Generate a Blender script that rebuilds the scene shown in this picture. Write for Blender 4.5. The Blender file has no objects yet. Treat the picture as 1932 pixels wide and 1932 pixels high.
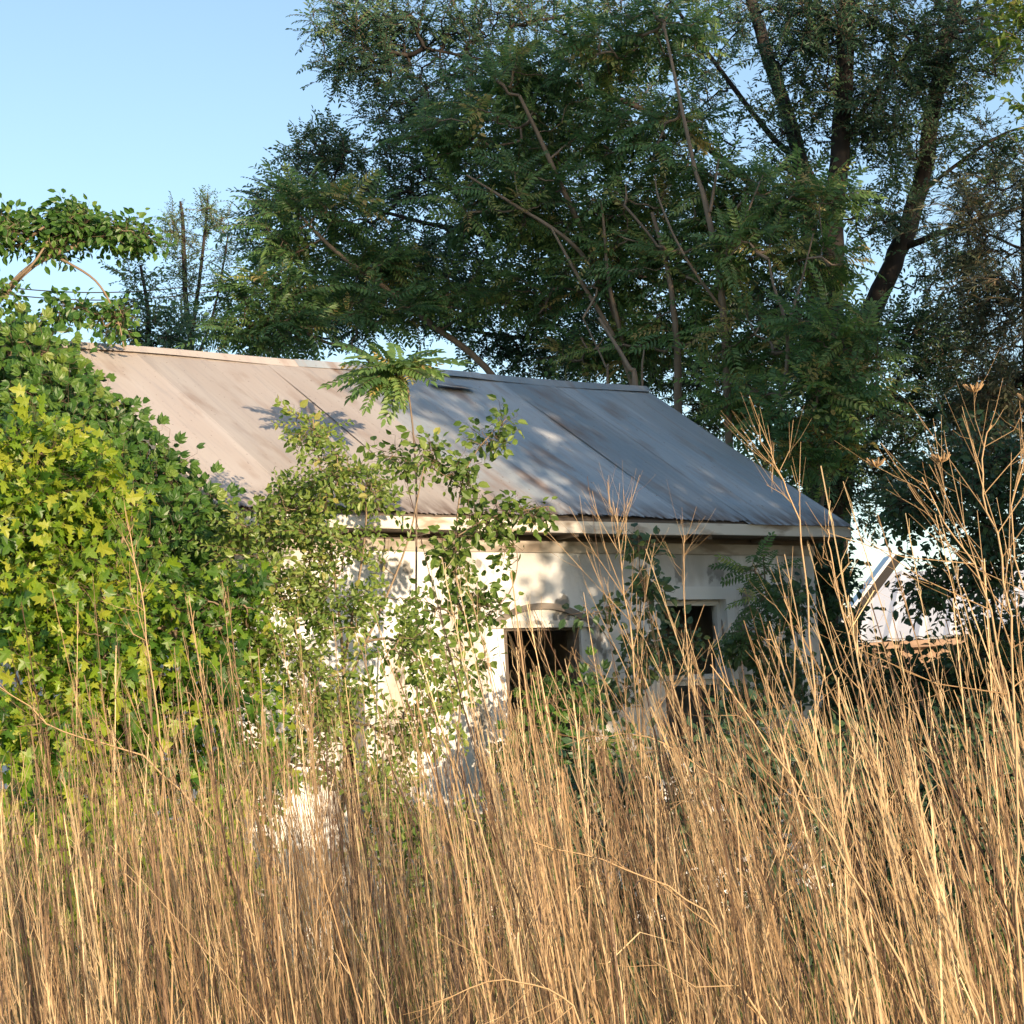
import bpy, math, random
import numpy as np
from math import radians as R, sin, cos, tan, pi

S = bpy.context.scene
COL = S.collection
# ------------------------------------------------------------------ camera
CAM_Z = 1.6
PITCH, ROLL, FOV = R(6.167), R(3.268), R(28)
cam_d = bpy.data.cameras.new('camera'); cam = bpy.data.objects.new('camera', cam_d); COL.objects.link(cam)
cam_d.sensor_fit = 'HORIZONTAL'; cam_d.angle = FOV; cam_d.clip_start = 0.1; cam_d.clip_end = 3000
cam.location = (0, 0, CAM_Z)
from mathutils import Matrix, Vector
cam.matrix_world = Matrix.Translation((0, 0, CAM_Z)) @ Matrix.Rotation(R(90) + PITCH, 4, 'X') @ Matrix.Rotation(-ROLL, 4, 'Z')
S.camera = cam
# ------------------------------------------------------------------ light
SUN_AZ, SUN_EL = R(31), R(6.2)          # azimuth: from straight behind the camera towards its right
w = bpy.data.worlds.new('World'); S.world = w; w.use_nodes = True
nt = w.node_tree; bg = nt.nodes['Background']
sky = nt.nodes.new('ShaderNodeTexSky'); sky.sky_type = 'NISHITA'; sky.sun_disc = False
sky.sun_elevation = R(14); sky.sun_rotation = pi - SUN_AZ
sky.air_density = 1.0; sky.dust_density = 0.6; sky.ozone_density = 1.6
hs = nt.nodes.new('ShaderNodeHueSaturation'); hs.inputs['Saturation'].default_value = .97; hs.inputs['Hue'].default_value = .499; nt.links.new(sky.outputs[0], hs.inputs['Color']); nt.links.new(hs.outputs[0], bg.inputs[0]); bg.inputs[1].default_value = 0.13
sd = bpy.data.lights.new('sun', 'SUN'); so = bpy.data.objects.new('sun', sd); COL.objects.link(so)
sd.energy = 4.0; sd.angle = R(0.6); sd.color = (1.0, 0.77, 0.53)
sdir = Vector((sin(SUN_AZ) * cos(SUN_EL), -cos(SUN_AZ) * cos(SUN_EL), sin(SUN_EL)))
so.rotation_euler = sdir.to_track_quat('Z', 'Y').to_euler()
S.view_settings.view_transform = 'Standard'; S.view_settings.look = 'None'
S.view_settings.exposure = 0.92; S.view_settings.gamma = 1
S.cycles.max_bounces = 6; S.cycles.diffuse_bounces = 3; S.cycles.glossy_bounces = 2
S.cycles.transmission_bounces = 4; S.cycles.transparent_max_bounces = 4

# ------------------------------------------------------------------ helpers
F = 966 / tan(FOV / 2)
def ray(px, py):
    u, v = px - 966, py - 966
    a = u * cos(ROLL) - v * sin(ROLL); b = u * sin(ROLL) + v * cos(ROLL)
    return np.array([a, F * cos(PITCH) + b * sin(PITCH), F * sin(PITCH) - b * cos(PITCH)]) / F
def at(px, py, Y):
    r = ray(px, py)
    p = r * (Y / r[1]); p[2] += CAM_Z
    return p

def tag(o, label=None, cat=None, group=None, kind=None):
    if label: o['label'] = label
    if cat: o['category'] = cat
    if group: o['group'] = group
    if kind: o['kind'] = kind
    return o
def empty(name, loc=(0, 0, 0), rz=0):
    o = bpy.data.objects.new(name, None); COL.objects.link(o); o.location = loc; o.rotation_euler = (0, 0, rz)
    o.empty_display_size = .2
    return o

class G:
    """collects quads/tris with a tint value and a material index, builds one mesh"""
    def __init__(s): s.v = []; s.f = []; s.t = []; s.m = []; s.n = 0
    def add(s, verts, faces, tint=0.5, mat=0):
        verts = np.asarray(verts, float).reshape(-1, 3); faces = np.asarray(faces, int)
        s.v.append(verts); s.f.append(faces + s.n); s.n += len(verts)
        t = np.broadcast_to(np.asarray(tint, float), (len(verts),)); s.t.append(t)
        s.m.append(np.full(len(faces), mat) if np.isscalar(mat) else np.asarray(mat))
    def box(s, a, b, tint=.5, mat=0):
        (x0, y0, z0), (x1, y1, z1) = a, b
        v = [(x0,y0,z0),(x1,y0,z0),(x1,y1,z0),(x0,y1,z0),(x0,y0,z1),(x1,y0,z1),(x1,y1,z1),(x0,y1,z1)]
        s.add(v, [(0,3,2,1),(4,5,6,7),(0,1,5,4),(1,2,6,5),(2,3,7,6),(3,0,4,7)], tint, mat)
    def tubes(s, P, Rr, sides=3, tint=.5, mat=0):
        """P (N,K,3), Rr (N,K)"""
        P = np.asarray(P, float); Rr = np.asarray(Rr, float)
        N, K, _ = P.shape
        T = np.gradient(P, axis=1); T /= np.linalg.norm(T, axis=2, keepdims=True) + 1e-9
        ov = np.abs(P[:, -1] - P[:, 0]); up = np.eye(3)[ov.argmin(1)][:, None, :]
        A = np.cross(T, up); A /= np.linalg.norm(A, axis=2, keepdims=True) + 1e-9
        B = np.cross(T, A)
        an = np.arange(sides) * 2 * pi / sides
        V = P[:, :, None, :] + Rr[:, :, None, None] * (np.cos(an)[None, None, :, None] * A[:, :, None, :] + np.sin(an)[None, None, :, None] * B[:, :, None, :])
        i = np.arange(N)[:, None, None] * K * sides; k = np.arange(K - 1)[None, :, None] * sides; j = np.arange(sides)[None, None, :]
        j2 = (j + 1) % sides
        f = np.stack([i + k + j, i + k + j2, i + k + sides + j2, i + k + sides + j], -1).reshape(-1, 4)
        t = np.asarray(tint, float)
        if t.ndim == 1: t = np.repeat(t, K * sides)
        s.add(V, f, t, mat)
    def inst(s, tpl, pos, fr, sc, tint):
        """tpl=(verts, faces, tint, mat); pos (N,3), fr (N,3,3) rows=axes, sc (N,), tint (N,) offset"""
        tv, tf, tt, tm = tpl; N = len(pos)
        if N == 0: return
        V = pos[:, None, :] + sc[:, None, None] * np.einsum('vk,nkj->nvj', tv, fr)
        f = (np.arange(N)[:, None, None] * len(tv) + tf[None]).reshape(-1, 4)
        t = np.clip(tt[None] + tint[:, None], 0, 1).reshape(-1)
        s.add(V, f, t, np.tile(tm, N))
    def build(s, name, mats, parent=None, smooth=False, loc=None):
        V = np.concatenate(s.v); Fc = [np.asarray(f) for f in s.f]
        quads = np.concatenate([f if f.shape[1] == 4 else np.concatenate([f, f[:, :1]], 1) for f in Fc])
        M = np.concatenate(s.m)
        tri = (quads[:, 3] == quads[:, 0]) | (quads[:, 3] == quads[:, 2])
        cnt = np.where(tri, 3, 4); start = np.concatenate([[0], np.cumsum(cnt)[:-1]])
        keep = np.ones((len(quads), 4), bool); keep[tri, 3] = False
        loops = quads[keep]
        if loc is not None: V = V - np.asarray(loc)
        me = bpy.data.meshes.new(name)
        me.vertices.add(len(V)); me.vertices.foreach_set('co', V.astype(np.float32).ravel())
        me.loops.add(len(loops)); me.loops.foreach_set('vertex_index', loops.astype(np.int32))
        me.polygons.add(len(quads)); me.polygons.foreach_set('loop_start', start.astype(np.int32))
        try: me.polygons.foreach_set('loop_total', cnt.astype(np.int32))
        except Exception: pass
        me.polygons.foreach_set('material_index', M.astype(np.int32))
        me.polygons.foreach_set('use_smooth', np.full(len(quads), smooth))
        a = me.attributes.new('tint', 'FLOAT', 'POINT'); a.data.foreach_set('value', np.concatenate(s.t).astype(np.float32))
        me.update(calc_edges=True)
        for m in (mats if isinstance(mats, (list, tuple)) else [mats]): me.materials.append(m)
        o = bpy.data.objects.new(name, me); COL.objects.link(o)
        if loc is not None: o.location = loc
        if parent is not None:
            o.parent = parent
        return o

def place_root(name, base, rz=0):
    return empty(name, tuple(base), rz)

# ------------------------------------------------------------------ materials
def mat(name):
    m = bpy.data.materials.new(name); m.use_nodes = True
    n = m.node_tree; b = n.nodes['Principled BSDF']
    return m, n, b
def ramp(n, stops):
    r = n.nodes.new('ShaderNodeValToRGB'); e = r.color_ramp.elements
    while len(e) < len(stops): e.new(.5)
    for el, (p, c) in zip(e, stops): el.position = p; el.color = (*c, 1)
    return r
def leaf_mat(name, stops, transl=.35, rough=.42, spec=.5):
    m, n, b = mat(name)
    a = n.nodes.new('ShaderNodeAttribute'); a.attribute_name = 'tint'
    r = ramp(n, stops); n.links.new(a.outputs['Fac'], r.inputs[0])
    n.links.new(r.outputs[0], b.inputs['Base Color'])
    b.inputs['Roughness'].default_value = rough; b.inputs['Specular IOR Level'].default_value = spec
    t = n.nodes.new('ShaderNodeBsdfTranslucent')
    hs = n.nodes.new('ShaderNodeHueSaturation'); hs.inputs['Value'].default_value = 1.5; hs.inputs['Saturation'].default_value = 1.15
    n.links.new(r.outputs[0], hs.inputs['Color']); n.links.new(hs.outputs[0], t.inputs[0])
    mx = n.nodes.new('ShaderNodeMixShader'); mx.inputs[0].default_value = transl
    n.links.new(b.outputs[0], mx.inputs[1]); n.links.new(t.outputs[0], mx.inputs[2])
    n.links.new(mx.outputs[0], n.nodes['Material Output'].inputs[0])
    return m
def tint_mat(name, stops, rough=.8, noise=None, spec=.3):
    m, n, b = mat(name)
    a = n.nodes.new('ShaderNodeAttribute'); a.attribute_name = 'tint'
    r = ramp(n, stops)
    src = a.outputs['Fac']
    if noise:
        sc, amt, stretch = noise
        tc = n.nodes.new('ShaderNodeTexCoord'); mp = n.nodes.new('ShaderNodeMapping'); mp.inputs['Scale'].default_value = stretch
        nz = n.nodes.new('ShaderNodeTexNoise'); nz.inputs['Scale'].default_value = sc; nz.inputs['Detail'].default_value = 5
        n.links.new(tc.outputs['Object'], mp.inputs[0]); n.links.new(mp.outputs[0], nz.inputs[0])
        ma = n.nodes.new('ShaderNodeMath'); ma.operation = 'MULTIPLY_ADD'; ma.inputs[1].default_value = amt; 
        sb = n.nodes.new('ShaderNodeMath'); sb.operation = 'SUBTRACT'; sb.inputs[1].default_value = .5
        n.links.new(nz.outputs[0], sb.inputs[0]); n.links.new(sb.outputs[0], ma.inputs[0]); n.links.new(a.outputs['Fac'], ma.inputs[2])
        src = ma.outputs[0]
        bp = n.nodes.new('ShaderNodeBump'); bp.inputs['Strength'].default_value = .4; bp.inputs['Distance'].default_value = .02
        n.links.new(nz.outputs[0], bp.inputs['Height']); n.links.new(bp.outputs[0], b.inputs['Normal'])
    n.links.new(src, r.inputs[0]); n.links.new(r.outputs[0], b.inputs['Base Color'])
    b.inputs['Roughness'].default_value = rough; b.inputs['Specular IOR Level'].default_value = spec
    return m

BARK_DARK = tint_mat('bark_dark', [(0, (.015, .012, .011)), (.5, (.035, .029, .025)), (1, (.07, .056, .046))], .9, (9, .9, (1, 1, .25)))  # darkened: the silhouette shade of the big trunks is in the colour
BARK_PALE = tint_mat('bark_pale', [(0, (.10, .07, .05)), (.5, (.22, .165, .12)), (1, (.36, .28, .21))], .85, (12, .8, (1, 1, .3)))  # pale tone stands in for sun patches on the thin stems
GREEN_DARK = leaf_mat('leaf_dark', [(0, (.028, .062, .036)), (.5, (.055, .112, .052)), (.85, (.10, .165, .06)), (1, (.16, .20, .06))], .3)
GREEN_BLUE = leaf_mat('leaf_bluish', [(0, (.032, .075, .046)), (.5, (.066, .138, .072)), (.85, (.12, .20, .08)), (1, (.18, .24, .09))], .3)
AILAN = leaf_mat('leaf_ailanthus', [(0, (.04, .09, .036)), (.45, (.09, .175, .06)), (.7, (.18, .28, .08)), (.9, (.34, .36, .11)), (1, (.44, .34, .13))], .35)
MAPLE = leaf_mat('leaf_maple', [(0, (.025, .08, .012)), (.4, (.075, .17, .018)), (.75, (.20, .31, .022)), (1, (.34, .38, .04))], .4)
CREEPER = leaf_mat('leaf_creeper', [(0, (.03, .085, .016)), (.5, (.07, .16, .026)), (.9, (.15, .24, .04)), (1, (.22, .28, .06))], .35)
SHRUB = leaf_mat('leaf_shrub', [(0, (.05, .10, .02)), (.5, (.13, .21, .04)), (.9, (.25, .32, .07)), (1, (.34, .32, .09))], .35)
CEDAR = leaf_mat('leaf_cedar', [(0, (.035, .055, .03)), (.5, (.08, .10, .048)), (.85, (.16, .13, .065)), (1, (.24, .17, .085))], .2)
TWIG = tint_mat('twig', [(0, (.05, .035, .025)), (1, (.2, .14, .09))])
STRAW = tint_mat('straw', [(0, (.07, .042, .03)), (.32, (.19, .115, .065)), (.62, (.45, .295, .15)), (1, (.74, .55, .31))], .55, None, .4)
WEED = leaf_mat('green_grass', [(0, (.05, .08, .02)), (.5, (.12, .16, .035)), (1, (.26, .25, .09))], .3)

# ------------------------------------------------------------------ leaf templates
rng = np.random.default_rng(11)
def leaf_local(L, W, fold=.25, curl=.15):
    v = np.array([(0,0,0),(.25,.38,.38*fold),(.62,.36,.36*fold),(1,0,-curl),(.62,-.36,.36*fold),(.25,-.38,.38*fold),(.5,0,0)], float)
    v[:, 0] *= L; v[:, 1] *= W; v[:, 2] *= W
    return v, [(0,1,2,3),(0,3,4,5)]
def maple_local(L):
    pts = [(0,0),(.05,.09),(.05,.44),(.27,.20),(.50,.54),(.56,.19),(.74,.22),(1.06,0),(.74,-.22),(.56,-.19),(.50,-.54),(.27,-.20),(.05,-.44),(.05,-.09)]
    v = np.array([(x, y, .12 * abs(y) - .22 * x * x) for x, y in pts] + [(.35, 0, 0)]) * L
    c = len(pts); f = []
    for i in range(0, len(pts), 2):
        a, b, d = i, (i + 1) % len(pts), (i + 2) % len(pts)
        f.append((c, a, b, d))
    return v, f
def frame(t, up=(0, 0, 1), twist=0.):
    t = np.asarray(t, float); t = t / np.linalg.norm(t)
    s = np.cross(np.asarray(up, float), t); 
    if np.linalg.norm(s) < 1e-3: s = np.array([0, 1., 0])
    s /= np.linalg.norm(s); n = np.cross(t, s)
    c, q = cos(twist), sin(twist)
    return np.stack([t, c * s + q * n, -q * s + c * n])
class Tpl:
    def __init__(s): s.g = G()
    def leaf(s, p, d, L, W, up=(0,0,1), tw=0, tint=.5, fold=.25, curl=.2, kind='oval'):
        v, f = (leaf_local(L, W, fold, curl) if kind == 'oval' else maple_local(L))
        fr = frame(d, up, tw); s.g.add(np.asarray(p) + v @ fr, f, tint, 0)
    def twig(s, pts, r0, r1):
        pts = np.asarray(pts, float)[None]; K = pts.shape[1]
        s.g.tubes(pts, np.linspace(r0, r1, K)[None], 3, .5, 1)
    def get(s):
        g = s.g; fs = [f if f.shape[1] == 4 else np.concatenate([f, f[:, :1]], 1) for f in g.f]
        return np.concatenate(g.v), np.concatenate(fs), np.concatenate(g.t), np.concatenate(g.m)
U = lambda a, b: float(rng.uniform(a, b))
def t_frond(L=.5, pairs=9, lw=.042, ll=.12, young=False):
    t = Tpl(); droop = U(.25, .6)
    f = lambda s: np.array([L * s, U(-.002, .002), L * (.18 * s - droop * s * s)])
    t.twig([f(s) for s in (0, .35, .7, 1)], .0035, .0012)
    base = .82 if young else .42
    for i in range(pairs):
        s = .16 + .8 * i / (pairs - 1); p = f(s); k = 1 - .45 * abs(s - .45)
        for sg in (-1, 1):
            t.leaf(p, (.35 + .35 * s, sg, -.25 - U(0, .35)), ll * k * U(.85, 1.1), lw * U(.9, 1.2), tw=U(-.3, .3), tint=base + U(-.1, .12))
    t.leaf(f(1), (1, 0, -.6), ll * .8, lw, tint=base)
    return t.get()
def t_small(L=.3, n=12, ll=.065, lw=.03, droop=.4, spread=1.):
    t = Tpl(); dr = U(0, droop)
    f = lambda s: np.array([L * s, 0.03 * L * sin(5 * s), -dr * L * s * s])
    t.twig([f(s) for s in (0, .5, 1)], .003, .001)
    for i in range(n):
        s = .12 + .88 * i / (n - 1); sg = 1 if i % 2 else -1
        t.leaf(f(s), (.7, sg * spread * U(.5, 1.2), U(-.7, .35)), ll * U(.7, 1.15), lw * U(.8, 1.15), tw=U(-.7, .7), tint=.45 + U(-.25, .25))
    return t.get()
def t_broad(L=.3, n=7, ll=.085, lw=.065, droop=.3):
    t = Tpl(); dr = U(0, droop)
    f = lambda s: np.array([L * s, .02 * sin(6 * s), -dr * L * s * s])
    t.twig([f(s) for s in (0, .5, 1)], .003, .0012)
    for i in range(n):
        s = .1 + .9 * i / (n - 1); sg = 1 if i % 2 else -1
        p = f(s); d = np.array([.5, sg * U(.5, 1.1), U(-.2, .5)]); d /= np.linalg.norm(d); q = p + d * .03
        t.twig([p, q], .001, .001)
        t.leaf(q, (d[0], d[1], d[2] - U(.3, .9)), ll * U(.7, 1.15), lw * U(.8, 1.1), tw=U(-.6, .6), tint=.45 + U(-.25, .3), fold=.15)
    return t.get()
def t_maple(L=.3, n=7, ll=.10):
    t = Tpl()
    f = lambda s: np.array([L * s, 0, -.1 * L * s * s])
    t.twig([f(s) for s in (0, .5, 1)], .003, .0012)
    for i in range(n):
        s = .15 + .85 * i / (n - 1); an = i * 2.1 + U(-.4, .4)
        p = f(s); d = np.array([.6, cos(an), .5 + .5 * sin(an)]); d /= np.linalg.norm(d); q = p + d * U(.04, .07)
        t.twig([p, q], .001, .001)
        t.leaf(q, (d[0] * .6, d[1], d[2] * .2 - U(.2, .8)), ll * U(.65, 1.15), 1, tw=U(-.4, .4), tint=.5 + U(-.3, .3) + (.25 if i > n - 3 else 0), kind='maple')
    return t.get()
def t_creeper(n=4, ll=.09):
    t = Tpl(); L = .28
    f = lambda s: np.array([L * s, .02 * sin(7 * s), -.25 * L * s])
    t.twig([f(s) for s in (0, .5, 1)], .0025, .0012)
    for i in range(n):
        s = .2 + .8 * i / (n - 1); sg = 1 if i % 2 else -1
        p = f(s); d = np.array([.4, sg * .8, U(.2, .7)]); d /= np.linalg.norm(d); q = p + d * U(.04, .08)
        t.twig([p, q], .001, .001)
        tt = .45 + U(-.25, .3); az0 = U(-.5, .5) + sg * .8
        for k in range(5):
            az = az0 + (k - 2) * .62
            t.leaf(q, (cos(az), sin(az), -.55 - U(0, .3)), ll * (1 - .12 * abs(k - 2)) * U(.85, 1.1), ll * .52, tw=U(-.2, .2), tint=tt + U(-.06, .06), fold=.12)
    return t.get()
def t_cedar(n=26, L=.45):
    t = Tpl(); dr = U(.5, 1.1)
    f = lambda s: np.array([L * s, .03 * sin(6 * s), -dr * L * s * s])
    t.twig([f(s) for s in (0, .4, .7, 1)], .003, .001)
    for i in range(n):
        s = .1 + .9 * i / n
        t.leaf(f(s), (.6, U(-1, 1), U(-1.2, .1)), U(.05, .11), .012, tw=U(-1, 1), tint=.5 + U(-.35, .35))
    return t.get()
TPL = dict(
    frond=[t_frond(U(.42, .6), 9) for _ in range(4)] , 
    big=[t_frond(U(.42, .52), 10, .055, .13) for _ in range(3)],
    young=[t_frond(U(.26, .36), 7, .026, .075, True) for _ in range(3)],
    locust=[t_frond(U(.24, .34), 8, .022, .05) for _ in range(4)],
    small=[t_small() for _ in range(5)],
    tiny=[t_small(.24, 12, .045, .02, .7) for _ in range(4)],
    oval=[t_small(.26, 9, .06, .036, .4) for _ in range(4)],
    broad=[t_broad() for _ in range(5)],
    vine=[t_broad(.13, 4, .075, .058, .2) for _ in range(5)],
    maple=[t_maple() for _ in range(4)],
    creeper=[t_creeper() for _ in range(4)],
    cedar=[t_cedar() for _ in range(4)],
)
def unit(a): return a / (np.linalg.norm(a, axis=-1, keepdims=True) + 1e-9)
def sprays(g, kinds, P, D, sc, rg, base_tint, spread=.7, face=.5, flat=1.):
    """instantiate sprays at points P pointing roughly along D"""
    N = len(P)
    d = unit(unit(D) + rg.normal(0, spread, (N, 3)))
    d = unit(d * np.array([1, 1, flat]))
    up = np.array([.3 * face, -face, 1 - .5 * face]) + rg.normal(0, .25, (N, 3))   # leaves turn to the open, sunny side
    s = unit(np.cross(up, d)); n = np.cross(d, s)
    fr = np.stack([d, s, n], 1)
    names = list(kinds); pr = np.array([kinds[k] for k in names]); pr = pr / pr.sum()
    allT = [(t, pr[i] / len(TPL[k])) for i, k in enumerate(names) for t in TPL[k]]
    ch = rg.choice(len(allT), N, p=[q for _, q in allT])
    for i, (t, _) in enumerate(allT):
        m = ch == i
        g.inst(t, P[m], fr[m], sc * rg.uniform(.65, 1.3, m.sum()), base_tint[m])

def catmull(P, n=5):
    P = np.asarray(P, float); Q = np.concatenate([[2 * P[0] - P[1]], P, [2 * P[-1] - P[-2]]]); out = []
    for i in range(len(P) - 1):
        a, b, c, d = Q[i:i + 4]
        for k in range(n):
            t = k / n; out.append(.5 * ((2 * b) + (c - a) * t + (2 * a - 5 * b + 4 * c - d) * t * t + (3 * b - 3 * c + d - a) * t ** 3))
    out.append(P[-1]); return np.array(out)

def tree(name, label, cat, trunks, blobs, kinds, lmat, bark, seed, per=4, sc=1., tint=0., tint_sd=.12, group=None,
         tip=.004, spread=.7, world=False, pname=('trunk', 'crown'), sag=.04, ulo=.35, young=0., face=.5, flat=1.):
    """trunks: list of (points, r0, r1); points (px,py,Y) or world. blobs: (px,py,Y,rx,ry,rdepth,n)."""
    rg = np.random.default_rng(seed); tg, cg = G(), G()
    C = (lambda p: np.array(p, float)) if world else (lambda p: at(*p))
    nodes = []; 
    base = None
    for pts, r0, r1 in trunks:
        P = catmull([C(p) for p in pts], 6)
        if base is None: base = P[0].copy()
        r = np.linspace(r0, r1, len(P))
        P2 = P + rg.normal(0, 1, P.shape) * (r[:, None] * .07)
        tg.tubes(P2[None], r[None], 8 if r0 > .03 else 5, .5 + rg.uniform(-.1, .1))
        st = 1 if len(trunks) > 1 and nodes else len(P) // 5
        nodes += list(P[st:])
    nodes = np.array(nodes)
    A = []
    for b in blobs:
        bx, by, bY, rx, ry, rd, n = b
        if world: c = np.array([bx, by, bY]); sx, sz, sy = rx, rd, ry
        else: c = at(bx, by, bY); k = bY / F; sx, sz, sy = rx * k, ry * k, rd
        q = unit(rg.normal(0, 1, (n, 3))) * (rg.uniform(0, 1, (n, 1)) ** .45)
        A.append(c + q * np.array([sx, sy, sz]))
    A = np.concatenate(A)
    A[:, 2] = np.maximum(A[:, 2], .12)
    dist = np.sqrt(((A[:, None] - nodes[None]) ** 2).sum(-1)).min(1)
    A = A[np.argsort(dist)]
    allN = np.zeros((len(nodes) + 3 * len(A), 3)); allN[:len(nodes)] = nodes; cnt = len(nodes)
    par = -np.ones(len(allN), int); wt = np.zeros(len(allN)); segs = []
    for a in A:
        dd = allN[:cnt] - a; ds = np.sqrt((dd ** 2).sum(1)) + .5 * np.maximum(dd[:, 2] - .05, 0)
        i = int(ds.argmin()); p = allN[i]; L = np.linalg.norm(a - p)
        m1 = p + (a - p) * .36 + rg.normal(0, .07 * L, 3) - np.array([0, 0, sag * L]); m2 = p + (a - p) * .7 + rg.normal(0, .06 * L, 3)
        for q, pp in ((m1, i), (m2, cnt), (a, cnt + 1)):
            allN[cnt] = q; par[cnt] = pp; cnt += 1
        segs.append((i, cnt - 3, cnt - 2, cnt - 1))
        wt[cnt - 1] = 1
    for i in range(cnt - 1, -1, -1):
        if par[i] >= 0: wt[par[i]] += wt[i]
    rad = tip * np.maximum(wt, 1) ** .42
    sg = np.array(segs)
    Pp = allN[sg]; Rr = rad[sg]; Rr[:, 0] = np.minimum(Rr[:, 0], Rr[:, 1] * 1.15)
    tg.tubes(Pp, Rr, 4, np.clip(.5 + rg.normal(0, .15, len(sg)), 0, 1))
    # sprays at the attractors and along their branches
    PP, DD, TT = [], [], []
    for k in range(per):
        u = rg.uniform(ulo, 1.05, (len(A), 1)); 
        mid = Pp[:, 1] * (1 - u) + Pp[:, 3] * u
        PP.append(mid + rg.normal(0, .02, A.shape)); DD.append(unit(Pp[:, 3] - Pp[:, 1]) + np.array([0, 0, .15]))
        TT.append(0)
    clump = rg.normal(tint, tint_sd, len(A))
    if young: clump[rg.uniform(0, 1, len(A)) < young] += .33
    PP = np.concatenate(PP); DD = np.concatenate(DD)
    TT = np.tile(clump, per) + rg.normal(0, tint_sd * .5, len(PP))
    sprays(cg, kinds, PP, DD, sc, rg, TT, spread, face, flat)
    root = empty(name, tuple(base)); tag(root, label, cat, group)
    a = tg.build(pname[0], [bark], root, smooth=True, loc=base); a.location = (0, 0, 0)
    c = cg.build(pname[1], [lmat, TWIG], root, loc=base); c.location = (0, 0, 0)
    return root

# ------------------------------------------------------------------ ground
def ground():
    n = 160; g = G()
    xs = np.sign(np.linspace(-1, 1, n)) * np.abs(np.linspace(-1, 1, n)) ** 4 * 900
    X, Y = np.meshgrid(xs, xs + 8); rg = np.random.default_rng(3)
    d = np.hypot(X, Y); Z = .05 * np.sin(X * 1.3) * np.cos(Y * .9) * np.exp(-d / 60) + rg.normal(0, .012, X.shape)
    V = np.stack([X, Y, Z], -1).reshape(-1, 3)
    i = np.arange(n - 1)[:, None] * n + np.arange(n - 1)[None]
    f = np.stack([i, i + 1, i + n + 1, i + n], -1).reshape(-1, 4)
    g.add(V, f)
    m, t, b = mat('soil_and_thatch')
    tc = t.nodes.new('ShaderNodeTexCoord'); nz = t.nodes.new('ShaderNodeTexNoise'); nz.inputs['Scale'].default_value = 3.; nz.inputs['Detail'].default_value = 9
    t.links.new(tc.outputs['Object'], nz.inputs[0])
    r = ramp(t, [(.3, (.035, .025, .015)), (.5, (.09, .065, .035)), (.62, (.05, .07, .02)), (.75, (.15, .11, .06))])
    t.links.new(nz.outputs[0], r.inputs[0]); t.links.new(r.outputs[0], b.inputs['Base Color']); b.inputs['Roughness'].default_value = .95
    bp = t.nodes.new('ShaderNodeBump'); bp.inputs['Strength'].default_value = .8; bp.inputs['Distance'].default_value = .05
    t.links.new(nz.outputs[0], bp.inputs['Height']); t.links.new(bp.outputs[0], b.inputs['Normal'])
    o = g.build('ground', [m]); tag(o, 'brown soil and dead thatch under the grass', 'ground', None, 'structure')
ground()

# ------------------------------------------------------------------ the old house
def nodes_mix(t, a, b, fac):
    mx = t.nodes.new('ShaderNodeMix'); mx.data_type = 'RGBA'
    if isinstance(a, tuple): mx.inputs[6].default_value = (*a, 1)
    else: t.links.new(a, mx.inputs[6])
    if isinstance(b, tuple): mx.inputs[7].default_value = (*b, 1)
    else: t.links.new(b, mx.inputs[7])
    if isinstance(fac, float): mx.inputs[0].default_value = fac
    else: t.links.new(fac, mx.inputs[0])
    return mx.outputs[2]
def noise(t, scale, stretch=(1, 1, 1), detail=5, lo=.4, hi=.6, w=None):
    tc = t.nodes.new('ShaderNodeTexCoord'); mp = t.nodes.new('ShaderNodeMapping'); mp.inputs['Scale'].default_value = stretch
    if w: mp.inputs['Location'].default_value = w
    nz = t.nodes.new('ShaderNodeTexNoise'); nz.inputs['Scale'].default_value = scale; nz.inputs['Detail'].default_value = detail
    t.links.new(tc.outputs['Object'], mp.inputs[0]); t.links.new(mp.outputs[0], nz.inputs[0])
    mr = t.nodes.new('ShaderNodeMapRange'); mr.inputs[1].default_value = lo; mr.inputs[2].default_value = hi
    t.links.new(nz.outputs[0], mr.inputs[0]); return mr.outputs[0]
def stucco():
    m, t, b = mat('peeling_white_stucco')
    c = nodes_mix(t, (.82, .83, .83), (.74, .73, .70), noise(t, 1.3, lo=.42, hi=.7))
    c = nodes_mix(t, c, (.50, .46, .40), noise(t, 2.2, (1, 1, .3), 9, .52, .68))
    c = nodes_mix(t, c, (.25, .24, .22), noise(t, 3.4, (1, 1, .8), 12, .60, .635, (3, 1, 2)))
    # damp stains and bare grey render below the eave board
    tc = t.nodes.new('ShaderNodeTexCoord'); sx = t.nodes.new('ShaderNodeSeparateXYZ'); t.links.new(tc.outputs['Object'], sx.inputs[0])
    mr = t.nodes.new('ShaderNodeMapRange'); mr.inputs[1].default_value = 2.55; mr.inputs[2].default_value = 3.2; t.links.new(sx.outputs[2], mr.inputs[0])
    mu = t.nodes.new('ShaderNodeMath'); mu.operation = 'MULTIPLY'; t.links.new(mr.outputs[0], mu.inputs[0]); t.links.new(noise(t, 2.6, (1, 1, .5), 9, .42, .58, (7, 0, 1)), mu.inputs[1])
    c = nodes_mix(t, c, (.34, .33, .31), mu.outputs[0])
    t.links.new(c, b.inputs['Base Color']); b.inputs['Roughness'].default_value = .9
    bp = t.nodes.new('ShaderNodeBump'); bp.inputs['Strength'].default_value = .25; bp.inputs['Distance'].default_value = .02
    t.links.new(noise(t, 25, lo=0, hi=1), bp.inputs['Height']); t.links.new(bp.outputs[0], b.inputs['Normal'])
    return m
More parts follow.
